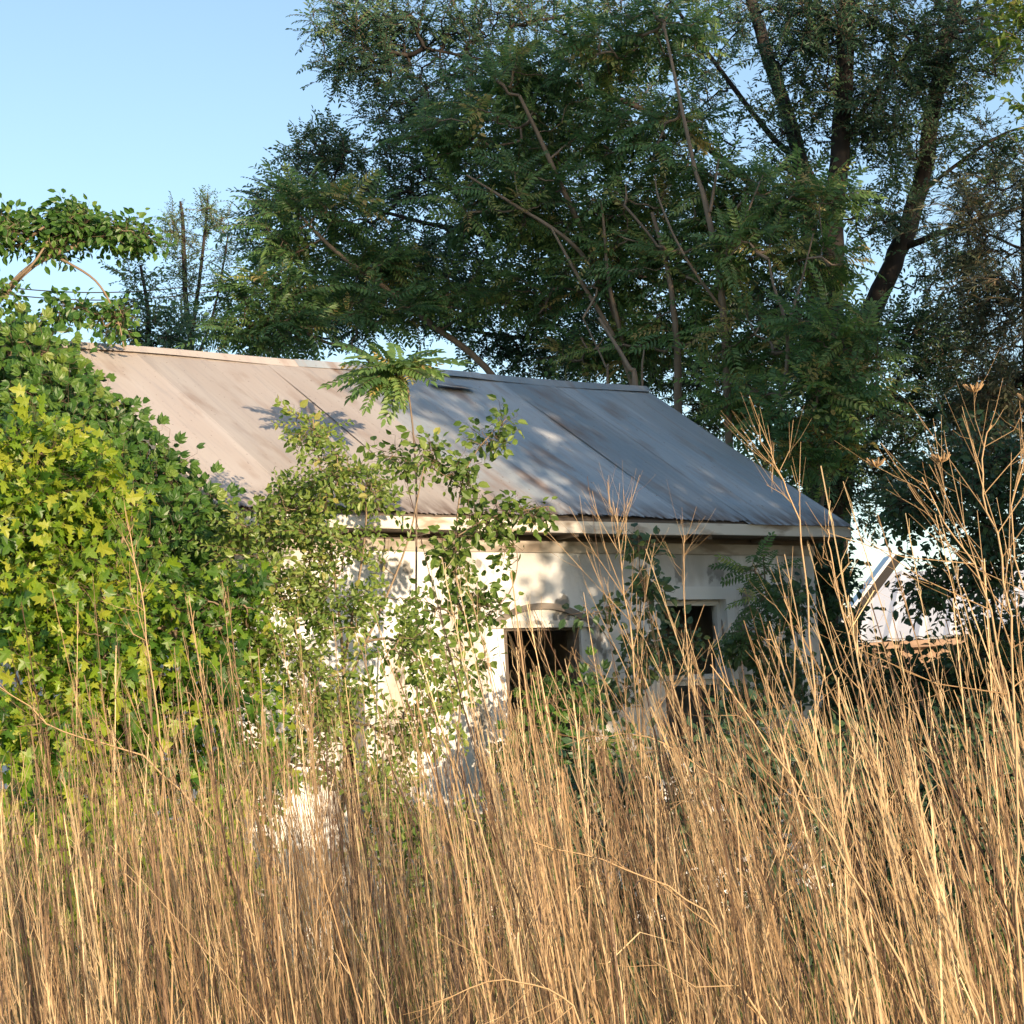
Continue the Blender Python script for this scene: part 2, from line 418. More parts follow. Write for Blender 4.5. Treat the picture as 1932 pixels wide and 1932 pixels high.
def painted(name, base=(.68, .64, .56), worn=(.36, .29, .22), st=(.3, 1, 1), lo=.52, hi=.62):
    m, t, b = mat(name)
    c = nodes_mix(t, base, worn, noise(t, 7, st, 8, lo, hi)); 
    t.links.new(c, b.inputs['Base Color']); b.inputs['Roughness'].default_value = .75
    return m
def roofing(name, rust=.0, a=(.38, .44, .48), b2=(.52, .54, .55)):
    m, t, b = mat(name)
    c = nodes_mix(t, a, b2, noise(t, 1.6, (1.6, .35, .35), 6, .38, .62))
    c = nodes_mix(t, c, (.42, .38, .36), noise(t, 10, (1.6, .14, .14), 8, .52, .85))
    c = nodes_mix(t, c, (.30, .19, .13), noise(t, 1.9, (2., .6, .6), 13, .57 - rust, .82 - rust, (4, 2, 0)))
    oi = t.nodes.new('ShaderNodeObjectInfo'); hv = t.nodes.new('ShaderNodeHueSaturation'); mv = t.nodes.new('ShaderNodeMapRange'); mv.inputs[3].default_value = .84; mv.inputs[4].default_value = 1.12
    t.links.new(oi.outputs['Random'], mv.inputs[0]); t.links.new(mv.outputs[0], hv.inputs['Value']); t.links.new(c, hv.inputs['Color']); c = hv.outputs[0]
    c = nodes_mix(t, c, (.26, .19, .15), noise(t, 45, (1, .5, .5), 4, .66, .75))
    # rust gathers along the eave end of the sheet
    tc = t.nodes.new('ShaderNodeTexCoord'); sx = t.nodes.new('ShaderNodeSeparateXYZ'); t.links.new(tc.outputs['Object'], sx.inputs[0])
    mr = t.nodes.new('ShaderNodeMapRange'); mr.inputs[1].default_value = .32; mr.inputs[2].default_value = -.03; t.links.new(sx.outputs[1], mr.inputs[0])
    mu = t.nodes.new('ShaderNodeMath'); mu.operation = 'MULTIPLY'; t.links.new(mr.outputs[0], mu.inputs[0]); t.links.new(noise(t, 9, (1.5, .4, .4), 8, .35, .6), mu.inputs[1])
    c = nodes_mix(t, c, (.17, .115, .085), mu.outputs[0])
    t.links.new(c, b.inputs['Base Color']); b.inputs['Metallic'].default_value = .25
    b.inputs['Roughness'].default_value = .62
    bp = t.nodes.new('ShaderNodeBump'); bp.inputs['Strength'].default_value = .2; bp.inputs['Distance'].default_value = .02
    t.links.new(noise(t, 2.2, (2.4, .5, .5), 4, 0, 1), bp.inputs['Height']); t.links.new(bp.outputs[0], b.inputs['Normal'])
    return m
def house():
    TH = R(38.17)
    root = empty('old_house', (-2.012, 14.484, 0), TH)
    tag(root, 'small abandoned white stucco house with rusty metal gable roof behind tall dry grass', 'house')
    EZ, RUN, RISE, L, FO, GO = 3.32, 2.618, 1.658, 6.4, .30, .17
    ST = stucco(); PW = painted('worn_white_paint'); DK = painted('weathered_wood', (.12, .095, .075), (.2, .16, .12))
    INT = painted('shaded_interior', (.035, .028, .024), (.02, .016, .014))  # indoor shade put into the colour of back wall, floor and ceiling
    x0, x1, y0, y1 = GO, L - GO, FO, 2 * RUN - FO
    wz = EZ + .02; tk = .16
    door = (2.64, 3.44, 0.0, 2.47); win = (4.30, 5.08, 1.25, 2.66); slit = (1.08, 1.28, .2, 2.02)
    # front wall: grid of panels round the openings, one mesh
    g = G(); xs = sorted({x0, x1, door[0], door[1], win[0], win[1], slit[0], slit[1]}); zs = sorted({0., wz, door[3], win[2], win[3], slit[2], slit[3]})
    vid = {}
    V = []; Fq = []
    def vv(x, y, z):
        k = (round(x, 4), round(y, 4), round(z, 4))
        if k not in vid: vid[k] = len(V); V.append((x, y, z))
        return vid[k]
    hole = lambda x, z: any(o[0] < x < o[1] and o[2] < z < o[3] for o in (door, win, slit))
    for i in range(len(xs) - 1):
        for j in range(len(zs) - 1):
            a, b, c, d = xs[i], xs[i + 1], zs[j], zs[j + 1]
            if hole((a + b) / 2, (c + d) / 2): continue
            Fq.append((vv(a, y0, c), vv(b, y0, c), vv(b, y0, d), vv(a, y0, d)))
            Fq.append((vv(a, y0 + tk, d), vv(b, y0 + tk, d), vv(b, y0 + tk, c), vv(a, y0 + tk, c)))
    for a, b, c, d in (door, win, slit):
        for p, q in (((a, c), (a, d)), ((a, d), (b, d)), ((b, d), (b, c)), ((b, c), (a, c))):
            Fq.append((vv(p[0], y0, p[1]), vv(q[0], y0, q[1]), vv(q[0], y0 + tk, q[1]), vv(p[0], y0 + tk, p[1])))
    g.add(V, Fq); o = g.build('front_wall', [ST], root)
    g = G(); g.box((x0, y0 + tk, 0), (x0 + tk, y1 - tk, wz))
    k = RISE / RUN
    g.add([(x0, y0, wz), (x0, y1, wz), (x0, RUN, EZ + RISE - .12), (x0 + tk, y0, wz), (x0 + tk, y1, wz), (x0 + tk, RUN, EZ + RISE - .12)], [(0, 2, 1, 1), (3, 4, 5, 5), (0, 3, 5, 2), (1, 2, 5, 4)])
    g.build('gable_wall', [ST], root)
    g = G(); g.box((x1 - tk, y0 + tk, 0), (x1, y1 - tk, wz))
    g.add([(x1, y0, wz), (x1, y1, wz), (x1, RUN, EZ + RISE - .12), (x1 - tk, y0, wz), (x1 - tk, y1, wz), (x1 - tk, RUN, EZ + RISE - .12)], [(0, 1, 2, 2), (3, 5, 4, 4), (0, 2, 5, 3), (1, 4, 5, 2)])
    g.build('gable_wall', [ST], root)
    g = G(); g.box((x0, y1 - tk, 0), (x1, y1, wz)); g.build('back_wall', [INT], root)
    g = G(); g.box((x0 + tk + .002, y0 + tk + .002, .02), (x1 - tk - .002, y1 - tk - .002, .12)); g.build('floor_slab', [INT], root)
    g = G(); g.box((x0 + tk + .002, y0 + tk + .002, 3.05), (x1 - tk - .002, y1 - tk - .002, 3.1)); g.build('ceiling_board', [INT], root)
    # roof: deck (front and back), sheets on top
    deck = G(); th = .05; sl = math.hypot(RUN, RISE)
    for sgn in (1, -1):
        Y = lambda y: y if sgn == 1 else 2 * RUN - y
        a = [(.02, Y(.02), EZ - .02), (L - .02, Y(.02), EZ - .02), (L - .02, RUN, EZ + RISE - .03), (.02, RUN, EZ + RISE - .03)]
        b = [(x, y, z - .09) for x, y, z in a]
        deck.add(a + b, [(0, 1, 2, 3), (7, 6, 5, 4), (0, 4, 5, 1), (1, 5, 6, 2), (3, 2, 6, 7), (0, 3, 7, 4)])
    roof = deck.build('roof', [DK], root)
    M1, M2 = roofing('galvanised_sheet'), roofing('rusted_galvanised_sheet', .07); M3 = roofing('sunlit_rust_filmed_sheet', .02, (.52, .455, .405), (.56, .51, .465))  # tan of the left sheets: rust film plus warm sunlight in the colour
    rg = np.random.default_rng(5); W = L / 10
    for sgn in (1, -1):
        for i in range(10):
            xa, xb = i * W, (i + 1) * W + .05
            nx, ny = 49, 9
            u = np.linspace(0, 1, nx)
            # V crimps at the two edges and the middle
            prof = sum(np.maximum(0, 1 - np.abs(u - c) / .035) * .007 for c in (.05, .95)) + np.maximum(0, 1 - np.abs(u - .5) / .02) * .003
            wob = rg.normal(0, .004, nx)
            ext = .035 if i >= 8 else rg.uniform(-.012, .008)
            vv_ = []
            for j in range(ny):
                t = j / (ny - 1)
                y = -ext * (1 - t) + RUN * t; 
                edge = (rg.normal(0, .011 if i < 8 else .001, nx) if j == 0 else 0)
                yy = np.full(nx, y) + edge
                xx = xa + (xb - xa) * u if i < 9 else xa + (L + .02 - xa) * u
                zz = EZ + RISE * (yy / RUN) + prof + .004 * (i % 2) + wob * .3 + .012 * np.sin(3.1 * t + i * 1.7) * np.sin(pi * t)
                zz = zz + (.05 * (1 - t) * (-.35) if i >= 8 else (.012 * np.sin(xx * 2.3) * (1 - t)))
                if sgn == -1: yy = 2 * RUN - yy
                vv_.append(np.stack([xx, yy, zz], 1))
            Vs = np.concatenate(vv_); ii = np.arange(ny - 1)[:, None] * nx + np.arange(nx - 1)[None]
            f = np.stack([ii, ii + 1, ii + nx + 1, ii + nx], -1).reshape(-1, 4)
            if sgn == -1: f = f[:, ::-1]
            g = G(); g.add(Vs, f)
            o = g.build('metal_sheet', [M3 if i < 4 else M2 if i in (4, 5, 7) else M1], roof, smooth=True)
            if sgn == 1 and i == 9: o['label'] = 'cleaner grey end sheet hanging lower than the rest'
    # ridge capping in three lapped lengths
    for a, b, dz in ((0, 2.3, .0), (2.25, 4.3, .006), (4.2, 6.42, .0)):
        g = G(); pts = []
        for x in np.linspace(a, b, 12):
            s = .012 * sin(x * 2.1)
            pts += [(x, RUN - .10, EZ + RISE - .045 + dz + s), (x, RUN - .02, EZ + RISE + .03 + dz + s * .5), (x, RUN + .02, EZ + RISE + .03 + dz), (x, RUN + .10, EZ + RISE - .045 + dz)]
        f = [(i * 4 + j, (i + 1) * 4 + j, (i + 1) * 4 + j + 1, i * 4 + j + 1) for i in range(11) for j in range(3)]
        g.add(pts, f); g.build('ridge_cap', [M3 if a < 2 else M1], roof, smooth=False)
    # lifted torn lap near the ridge
    g = G(); q = np.array([(3.5, 2.2, 0), (3.95, 2.18, 0), (3.97, 2.32, 0), (3.52, 2.34, 0)]); q[:, 2] = EZ + RISE * q[:, 1] / RUN + .03
    q[0, 2] += .05; q[1, 2] += .035; g.add(np.concatenate([q, q - [0, 0, .008]]), [(0, 1, 2, 3), (7, 6, 5, 4), (0, 4, 5, 1), (1, 5, 6, 2), (2, 6, 7, 3), (3, 7, 4, 0)])
    o = g.build('roof_patch', [M2], roof)
    # fascia and frieze
    g = G(); segs = [(0.0, 2.1, .0), (2.104, 4.4, -.006), (4.404, L + .02, .004)]
    for a, b, dz in segs: g.box((a, -.012, EZ - .135 + dz), (b, .018, EZ - .04 + dz))
    g.build('fascia', [PW], root)
    g = G(); g.box((.02, .02, EZ - .132), (L - .02, y0 - .002, EZ - .118)); g.build('soffit', [DK], root)
    g = G(); g.box((x0 - .004, y0 - .016, EZ - .178), (x1 + .004, y0 - .002, EZ - .135)); g.build('soffit_shadow_strip', [DK], root)  # dark strip added for the shadow gap under the soffit
    g = G(); g.box((x0 - .004, y0 - .022, EZ - .27), (x1 + .004, y0 - .002, EZ - .18)); g.build('frieze_board', [painted('dirty_paint', (.46, .42, .36), (.24, .2, .16), lo=.46, hi=.6)], root)
    for xx in (0.0, L):
        for sgn in (1, -1):
            g = G(); s = -.02 if xx == 0 else 0.0
            Y = lambda y: y if sgn == 1 else 2 * RUN - y
            a = [(xx + s, Y(.0), EZ - .17), (xx + s, Y(.0), EZ - .035), (xx + s, RUN, EZ + RISE - .045), (xx + s, RUN, EZ + RISE - .19)]
            b = [(x + .02, y, z) for x, y, z in a]
            g.add(a + b, [(0, 1, 2, 3), (7, 6, 5, 4), (0, 4, 5, 1), (1, 5, 6, 2), (2, 6, 7, 3), (3, 7, 4, 0)]); g.build('rake_board', [PW], root)
    for i in range(9):
        g = G(); x = .25 + i * .74; g.box((x, .03, EZ - .165), (x + .045, y0 - .024, EZ - .134)); g.build('rafter_tail', [DK], root)
    # arched door head
    dw = G(); jw = .055
    dr = G(); dr.box((door[0], y0 + .03, 0), (door[0] + jw, y0 + .12, door[3] - .05)); dr.box((door[1] - jw, y0 + .03, 0), (door[1], y0 + .12, door[3] - .05)); dr.box((door[0], y0 + .02, door[3] - .05), (door[1], y0 + .12, door[3] - .002))
    df = dr.build('door_frame', [DK], root)
    g = G(); N = 16; pin, pout = [], []; W2 = (door[1] - door[0]) / 2 + .12; cx = (door[0] + door[1]) / 2; hgt = .15; rad = (W2 * W2 + hgt * hgt) / (2 * hgt); cz = door[3] + .02 + hgt - rad; am = math.asin(W2 / rad)
    for rr, lst in ((rad, pout), (rad - .05, pin)):
        for i in range(N + 1):
            a = -am + 2 * am * i / N; lst.append((cx + rr * sin(a), cz + rr * cos(a)))
    vs = [(x, y0 - .035, z) for x, z in pout] + [(x, y0 - .035, z) for x, z in pin] + [(x, y0 - .002, z) for x, z in pout] + [(x, y0 - .002, z) for x, z in pin]
    n1 = N + 1; f = []
    for i in range(N): f += [(i, i + 1, n1 + i + 1, n1 + i), (i, 2 * n1 + i, 2 * n1 + i + 1, i + 1), (n1 + i, n1 + i + 1, 3 * n1 + i + 1, 3 * n1 + i)]
    g.add(vs, f); g.build('arch_trim', [painted('arch_paint', (.22, .19, .16), (.12, .10, .08))], root)
    g = G(); g.box((door[0] - .12, y0 - .03, door[3] - .03), (door[1] + .12, y0 - .002, door[3] + .025)); g.build('door_lintel', [PW], root)
    # window
    a, b, c, d = win
    g = G(); tw = .09
    g.box((a - tw, y0 - .03, c), (a, y0 - .002, d)); g.box((b, y0 - .03, c), (b + tw, y0 - .002, d)); g.box((a - tw - .03, y0 - .034, d), (b + tw + .03, y0 - .002, d + .11)); 
    PW2 = painted('white_trim', (.78, .77, .74), (.45, .4, .34), lo=.56, hi=.66); wf = g.build('window_frame', [PW2], root)
    g = G(); g.box((a - tw - .04, y0 - .08, c - .05), (b + tw + .04, y0 - .002, c - .002)); g.build('window_sill', [PW], wf)
    g = G(); s = .045
    for (za, zb, yy) in ((c + .003, (c + d) / 2 + .02, .09), ((c + d) / 2 + .022, d - .003, .05)):
        g.box((a + .002, y0 + yy, za), (a + s, y0 + yy + .035, zb)); g.box((b - s, y0 + yy, za), (b - .002, y0 + yy + .035, zb))
        g.box((a + s + .001, y0 + yy, zb - s), (b - s - .001, y0 + yy + .035, zb)); g.box((a + s + .001, y0 + yy, za), (b - s - .001, y0 + yy + .035, za + s))
    g.build('sash', [PW2], wf)
    return root
house()

# ------------------------------------------------------------------ white-roofed building beyond
def shed():
    Y = 34.; k = Y / F
    ev0, ev1 = at(1619, 1209, Y), at(1990, 1196, Y)
    base = np.array([ev0[0], Y, 0.]); root = empty('metal_roofed_shed', tuple(base)); tag(root, 'distant shed with a white ribbed metal roof and tan fascia seen past the house corner', 'shed')
    WM, t, b = mat('white_roof_metal'); b.inputs['Base Color'].default_value = (.62, .64, .68, 1); b.inputs['Roughness'].default_value = .45
    TAN = painted('tan_fascia', (.36, .24, .16), (.28, .18, .12)); DK = painted('shaded_siding', (.018, .015, .014), (.03, .024, .02))  # siding near-black: the trees' shade is put into its colour
    ez = ev0[2] ; Lx = 7.5; run, rise = 2.3, 1.25; sk = .75
    g = G(); nx = 76
    for j, (y, z) in enumerate(((0, 0), (run, rise))):
        pass
    xs = np.linspace(0, Lx, nx); rib = np.where(np.arange(nx) % 5 == 0, .03, 0.)
    V = np.concatenate([np.stack([xs + sk * 0, np.zeros(nx), ez + rib], 1), np.stack([xs + sk, np.full(nx, run), ez + rise + rib], 1)])
    i = np.arange(nx - 1); f = np.stack([i, i + 1, i + nx + 1, i + nx], 1); g.add(V, f)
    V2 = V.copy(); V2[:, 2] -= .04; g.add(V2, f[:, ::-1])
    V3 = V.copy(); V3[:nx, 1] = 2 * run; g.add(V3, f[:, ::-1])
    g.build('roof', [WM], root)
    g = G(); g.box((0, -.02, ez - .16), (Lx, .01, ez - .045)); g.build('fascia', [TAN], root)
    g = G(); g.box((.25, .3, 0), (Lx, .4, ez - .02)); g.box((.25, .402, 0), (.35, 4.2, ez - .02)); g.build('wall', [TAN], root)
    # shade-darkened lean-to gable to its left with a pale rake trim
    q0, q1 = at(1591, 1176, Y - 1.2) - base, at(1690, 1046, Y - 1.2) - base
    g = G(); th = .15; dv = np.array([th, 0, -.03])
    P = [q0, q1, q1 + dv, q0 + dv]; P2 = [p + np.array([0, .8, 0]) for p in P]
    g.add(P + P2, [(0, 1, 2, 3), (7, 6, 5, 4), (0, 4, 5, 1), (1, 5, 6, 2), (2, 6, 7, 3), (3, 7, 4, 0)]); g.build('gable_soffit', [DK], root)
    g = G(); dv = np.array([-.05, 0, .02]); P = [q0 + [-.004, -.02, 0], q1 + [-.004, -.02, 0], q1 + dv + [0, -.02, 0], q0 + dv + [0, -.02, 0]]; P2 = [p + np.array([0, .84, 0]) for p in P]
    g.add(P + P2, [(0, 1, 2, 3), (7, 6, 5, 4), (0, 4, 5, 1), (1, 5, 6, 2), (2, 6, 7, 3), (3, 7, 4, 0)]); g.build('rake_trim', [WM], root)
shed()

# ------------------------------------------------------------------ big trees behind
LOC = {'locust': 3, 'small': 3}
tree('hackberry_tree', 'tall dark leafy tree whose crown fills the sky above the roof ridge', 'tree',
     [([(1560, 1250, 26), (1535, 900, 26), (1540, 600, 26), (1509, 305, 26), (1450, 110, 26), (1405, -40, 26)], .15, .07),
      ([(1535, 500, 26), (1400, 330, 25.6), (1200, 200, 25), (980, 130, 24.6), (800, 90, 24.3)], .06, .015),
      ([(1540, 620, 26), (1330, 560, 25.5), (1050, 470, 25), (800, 420, 24.5), (600, 360, 24)], .07, .012),
      ([(1540, 700, 26), (1300, 690, 25.5), (1000, 640, 25), (760, 610, 24.5)], .05, .012),
      ([(1509, 305, 26), (1450, 250, 26), (1350, 120, 26), (1250, -20, 26)], .05, .02)],
     [(700, 60, 24.5, 130, 70, .9, 120), (900, 60, 25, 170, 110, 1.4, 170), (1150, 40, 25.5, 180, 110, 1.5, 130), (1400, 40, 26, 170, 100, 1.5, 90),
      (680, 130, 24.3, 80, 40, .5, 36), (780, 200, 24.5, 120, 80, .9, 90), (1000, 220, 25, 180, 120, 1.4, 190), (1250, 220, 25.5, 160, 130, 1.4, 110),
      (600, 290, 24, 70, 45, .6, 50), (760, 330, 24.5, 160, 70, 1., 130), (560, 370, 24, 100, 30, .5, 44), (1000, 400, 25, 200, 120, 1.3, 200),
      (1250, 430, 25.4, 150, 130, 1.3, 120), (720, 480, 24.5, 200, 80, 1., 170), (520, 440, 24, 80, 50, .5, 40), (900, 560, 24.6, 200, 80, 1, 150), (620, 590, 24, 170, 60, .8, 110), (1120, 600, 25, 170, 90, 1, 120), (960, 655, 24.8, 120, 30, .6, 50), (1090, 690, 24.6, 130, 40, .7, 70), (1260, 690, 24.4, 110, 60, .7, 70), (1330, 780, 24, 80, 60, .5, 40)],
     LOC, GREEN_BLUE, BARK_DARK, 101, per=4, sc=1.05, tint=.02, tint_sd=.17)
tree('oak_tree', 'straight dark trunked tree standing upright right of the roof end', 'tree',
     [([(1560, 1300, 24), (1566, 900, 24), (1572, 461, 24), (1587, 274, 24), (1599, 0, 24), (1604, -120, 24)], .16, .085),
      ([(1584, 300, 24), (1640, 190, 24), (1730, 90, 24), (1850, 50, 24), (1930, 40, 24)], .04, .015),
      ([(1575, 420, 24), (1500, 250, 24.3), (1470, 120, 24.5)], .03, .012)],
     [(1460, 560, 24.3, 120, 90, 1., 90), (1420, 720, 24, 110, 80, 1., 80), (1560, 660, 23.8, 90, 80, .8, 60), (1520, 860, 23.5, 80, 90, .7, 60), (1540, 60, 24, 120, 110, 1.4, 120), (1680, 60, 24, 120, 90, 1.4, 80), (1500, 230, 24.5, 90, 90, 1.2, 45), (1650, 210, 24, 90, 70, 1., 70), (1480, 400, 24.5, 110, 90, 1.2, 70), (1640, 400, 24, 60, 50, .8, 20), (1840, 110, 24, 100, 60, 1., 40)],
     LOC, GREEN_DARK, BARK_DARK, 102, per=5, sc=1.1)
tree('leaning_tree', 'dark tree with a thick trunk leaning right over the far shed', 'tree',
     [([(1560, 1180, 25), (1600, 800, 25), (1638, 606, 25), (1685, 500, 25), (1736, 352, 25), (1763, 196, 25), (1798, 20, 25), (1815, -90, 25)], .16, .075),
      ([(1730, 370, 25), (1820, 300, 25), (1900, 250, 25), (1990, 230, 25)], .03, .012),
      ([(1700, 470, 25), (1800, 430, 24.6), (1930, 390, 24.2)], .05, .02), ([(1638, 606, 25), (1560, 560, 24.5), (1500, 600, 24)], .04, .015)],
     [(1850, 40, 25, 120, 100, 1.5, 80), (1740, 150, 24.6, 100, 80, 1.2, 90), (1720, 290, 24.8, 80, 50, 1, 40), (1880, 300, 25, 90, 80, 1., 70), (1700, 420, 25, 60, 40, 1., 26), (1800, 500, 24.6, 100, 60, 1, 50), (1620, 640, 24.6, 120, 60, 1., 60), (1770, 640, 24.5, 120, 80, 1.1, 100), (1730, 760, 24.3, 100, 70, 1., 80), (1640, 830, 24, 90, 70, .9, 50), (1850, 780, 24, 110, 90, 1., 110), (1720, 900, 24.3, 70, 60, .9, 44), (1620, 930, 24, 60, 60, .8, 30)],
     {'small': 3, 'tiny': 2}, GREEN_DARK, BARK_DARK, 103, per=5, sc=1.05)
tree('cedar_tree', 'brownish drooping cedar filling the right edge', 'tree',
     [([(1960, 1250, 21), (1945, 800, 21), (1935, 420, 21), (1940, 330, 21)], .10, .03)],
     [(1840, 440, 20.8, 60, 100, .6, 34), (1890, 560, 20.8, 90, 100, .7, 60), (1915, 720, 21, 90, 110, .8, 70), (1880, 850, 21, 80, 60, .7, 36), (1930, 340, 21, 60, 80, .7, 20)],
     {'cedar': 3, 'small': 2}, CEDAR, BARK_DARK, 104, per=4, sc=1.1, tint=-.05, tint_sd=.18)
tree('honeylocust_tree', 'yellow green sunlit leaves hanging in at the top right corner', 'tree',
     [([(2060, 1200, 20), (2050, 600, 20), (2030, 200, 20), (1990, -30, 20)], .09, .04)],
     [(1940, 40, 19.8, 20, 50, .4, 12), (1955, 230, 19.8, 20, 50, .5, 8), (1950, -60, 20, 60, 60, .8, 30)],
     {'broad': 2, 'small': 1}, SHRUB, BARK_DARK, 105, per=4, sc=1.1, tint=.15)
# ------------------------------------------------------------------ sumac-like saplings (compound fronds)
FR = {'frond': 5, 'young': 1, 'broad': 2, 'small': 1}
def ailanthus(label, stems, blobs, seed, bark=BARK_PALE, per=7, sc=.78, tint=0, kinds=FR, spread=.8, name='ailanthus_tree', grp='feathery leaved saplings behind the house'):
    return tree(name, label, 'tree', stems, blobs, kinds, AILAN, bark, seed, per=per, sc=sc, ulo=.75, young=.12, flat=.65, tint=tint, group=grp, tint_sd=.1, spread=spread)
ailanthus('feathery leaved sapling arching out over the left end of the ridge', [([(1000, 1100, 23.5), (960, 760, 23), (800, 600, 22.5), (640, 480, 22), (560, 400, 22)], .05, .015)],
          [(600, 400, 22, 110, 60, .6, 34), (540, 470, 22, 60, 50, .5, 14), (700, 500, 22.3, 120, 60, .7, 30), (820, 560, 22.6, 110, 60, .7, 26)], 201)
ailanthus('low dark feathery sapling just above the ridge left of the centre', [([(760, 1100, 22.8), (720, 720, 22.5), (600, 640, 22), (500, 600, 21.5)], .03, .012)],
          [(500, 560, 21.5, 80, 40, .5, 20), (520, 630, 21.5, 110, 30, .5, 22), (460, 620, 21.5, 60, 30, .5, 12), (680, 590, 22, 120, 40, .5, 22)], 202, tint=-.08)
ailanthus('tall feathery leaved tree with yellowish tips in the middle of the treeline', [([(1215, 1100, 22.6), (1196, 740, 22.3), (1150, 560, 22), (1050, 330, 21.8), (980, 180, 21.6)], .06, .018), ([(1150, 560, 22), (1080, 460, 21.6), (960, 380, 21.4), (880, 330, 21.2)], .03, .01), ([(1200, 740, 22), (1160, 640, 21.8), (1090, 520, 21.6), (1040, 430, 21.5)], .035, .012), ([(1190, 700, 22), (1150, 540, 21.5), (1142, 455, 21.5), (1135, 380, 21.4)], .03, .012)],
          [(960, 160, 22.2, 110, 60, .7, 36), (870, 260, 21.9, 120, 60, .7, 36), (1060, 260, 22.2, 120, 80, .8, 40), (950, 380, 21.9, 130, 70, .7, 40), (1080, 420, 22.2, 120, 90, .8, 40), (1010, 560, 22.6, 110, 60, .7, 26)], 203)
ailanthus('slender pale stemmed feathery tree rising above the right half of the ridge', [([(1385, 1100, 21), (1364, 587, 21), (1333, 391, 21), (1310, 313, 21), (1255, 59, 21)], .045, .015), ([(1350, 480, 21), (1400, 420, 20.8), (1440, 330, 20.8)], .02, .008), ([(1364, 510, 20.9), (1385, 470, 20.9), (1405, 450, 20.9)], .014, .006), ([(1340, 400, 20.9), (1350, 340, 20.9), (1356, 300, 20.9)], .02, .01), ([(1364, 587, 21), (1290, 480, 20.8), (1245, 380, 20.8), (1235, 330, 20.8)], .018, .007)],
          [(1120, 110, 21.8, 90, 60, .7, 24), (1250, 60, 21.6, 90, 60, .7, 26), (1230, 250, 21.6, 110, 90, .7, 40), (1380, 380, 21.4, 110, 80, .7, 40), (1300, 520, 21.6, 110, 80, .7, 34), (1200, 400, 21.9, 90, 80, .7, 30)], 204)
ailanthus('feathery tree with a straight orange lit trunk behind the right roof corner', [([(1282, 1100, 21.4), (1279, 745, 21.4), (1277, 645, 21.4), (1262, 520, 21.3), (1230, 400, 21.2)], .05, .02), ([(1215, 1100, 21.), (1200, 740, 21.), (1185, 690, 21), (1130, 600, 21.2)], .04, .015), ([(1225, 1100, 21), (1212, 735, 21), (1215, 660, 21)], .02, .008), ([(1140, 1100, 21.3), (1146, 720, 21.3), (1142, 690, 21.3), (1100, 600, 21.4)], .018, .008)],
          [(1160, 520, 21.9, 110, 80, .7, 34), (1300, 620, 21.8, 90, 60, .6, 24), (1130, 660, 22.2, 100, 40, .6, 20), (1220, 640, 21.9, 80, 50, .5, 18)], 205, tint=.06)  # leaf tint raised to carry the sun on this crown
ailanthus('forked pale stemmed sapling with feathery leaves above the sloping right roof edge', [([(1440, 900, 20.3), (1478, 743, 20.3), (1485, 626, 20.3), (1460, 540, 20.3), (1450, 489, 20.3)], .028, .01), ([(1485, 626, 20.3), (1503, 560, 20.3), (1513, 528, 20.3), (1535, 440, 20.2)], .02, .008)],
          [(1420, 480, 20.8, 90, 60, .5, 22), (1530, 380, 20.8, 80, 50, .5, 20), (1420, 640, 20.8, 100, 60, .5, 26), (1560, 500, 20.8, 60, 50, .5, 12), (1400, 760, 20.7, 70, 50, .4, 14)], 206, tint=.1)  # sunlight on these leaves is part of the tint
ailanthus('leafy sapling with a bright curved stem rising from the right eave corner', [([(1545, 1150, 19.8), (1552, 942, 19.8), (1577, 850, 19.8), (1630, 776, 19.8), (1660, 700, 19.8)], .022, .008), ([(1552, 942, 19.8), (1540, 850, 19.8), (1530, 780, 19.7)], .014, .006)],
          [(1580, 740, 19.8, 90, 50, .5, 26), (1620, 660, 19.8, 70, 40, .4, 14), (1540, 850, 19.7, 70, 60, .4, 22), (1480, 800, 19.8, 60, 60, .4, 16), (1560, 620, 19.8, 60, 40, .4, 10)], 207, tint=.1)  # brighter tint stands in for sun on the foliage
tree('poplar_tree', 'distant slim poplar with upright plumes above the left end of the roof', 'tree',
     [([(365, 1150, 34), (362, 700, 34), (350, 560, 34), (345, 420, 34), (340, 380, 34)], .07, .02), ([(360, 640, 34), (375, 540, 34), (390, 400, 34), (392, 365, 34)], .04, .012), ([(362, 700, 34), (400, 600, 34), (425, 480, 34), (432, 420, 34)], .03, .01)],
     [(335, 440, 34, 32, 60, .7, 40), (392, 400, 34, 13, 50, .4, 22), (350, 530, 34, 40, 60, .6, 30), (428, 450, 34, 22, 50, .4, 20), (370, 620, 34, 70, 40, .7, 24), (420, 540, 34, 24, 40, .4, 20)],
     {'tiny': 1}, GREEN_BLUE, BARK_DARK, 106, per=4, sc=1.25, tint=.3)
tree('elm_tree', 'distant loose grey green tree between the creeper arch and the poplar', 'tree',
     [([(270, 1150, 30), (275, 720, 30), (280, 600, 30), (265, 500, 30)], .06, .02)],
     [(300, 590, 30, 60, 50, .7, 26), (250, 520, 30, 30, 60, .5, 16), (240, 620, 30, 50, 50, .6, 24), (330, 640, 30, 60, 35, .6, 26), (270, 650, 30, 70, 35, .5, 20)],
     {'small': 2, 'broad': 1}, GREEN_BLUE, BARK_DARK, 107, per=4, sc=1., tint=.12)

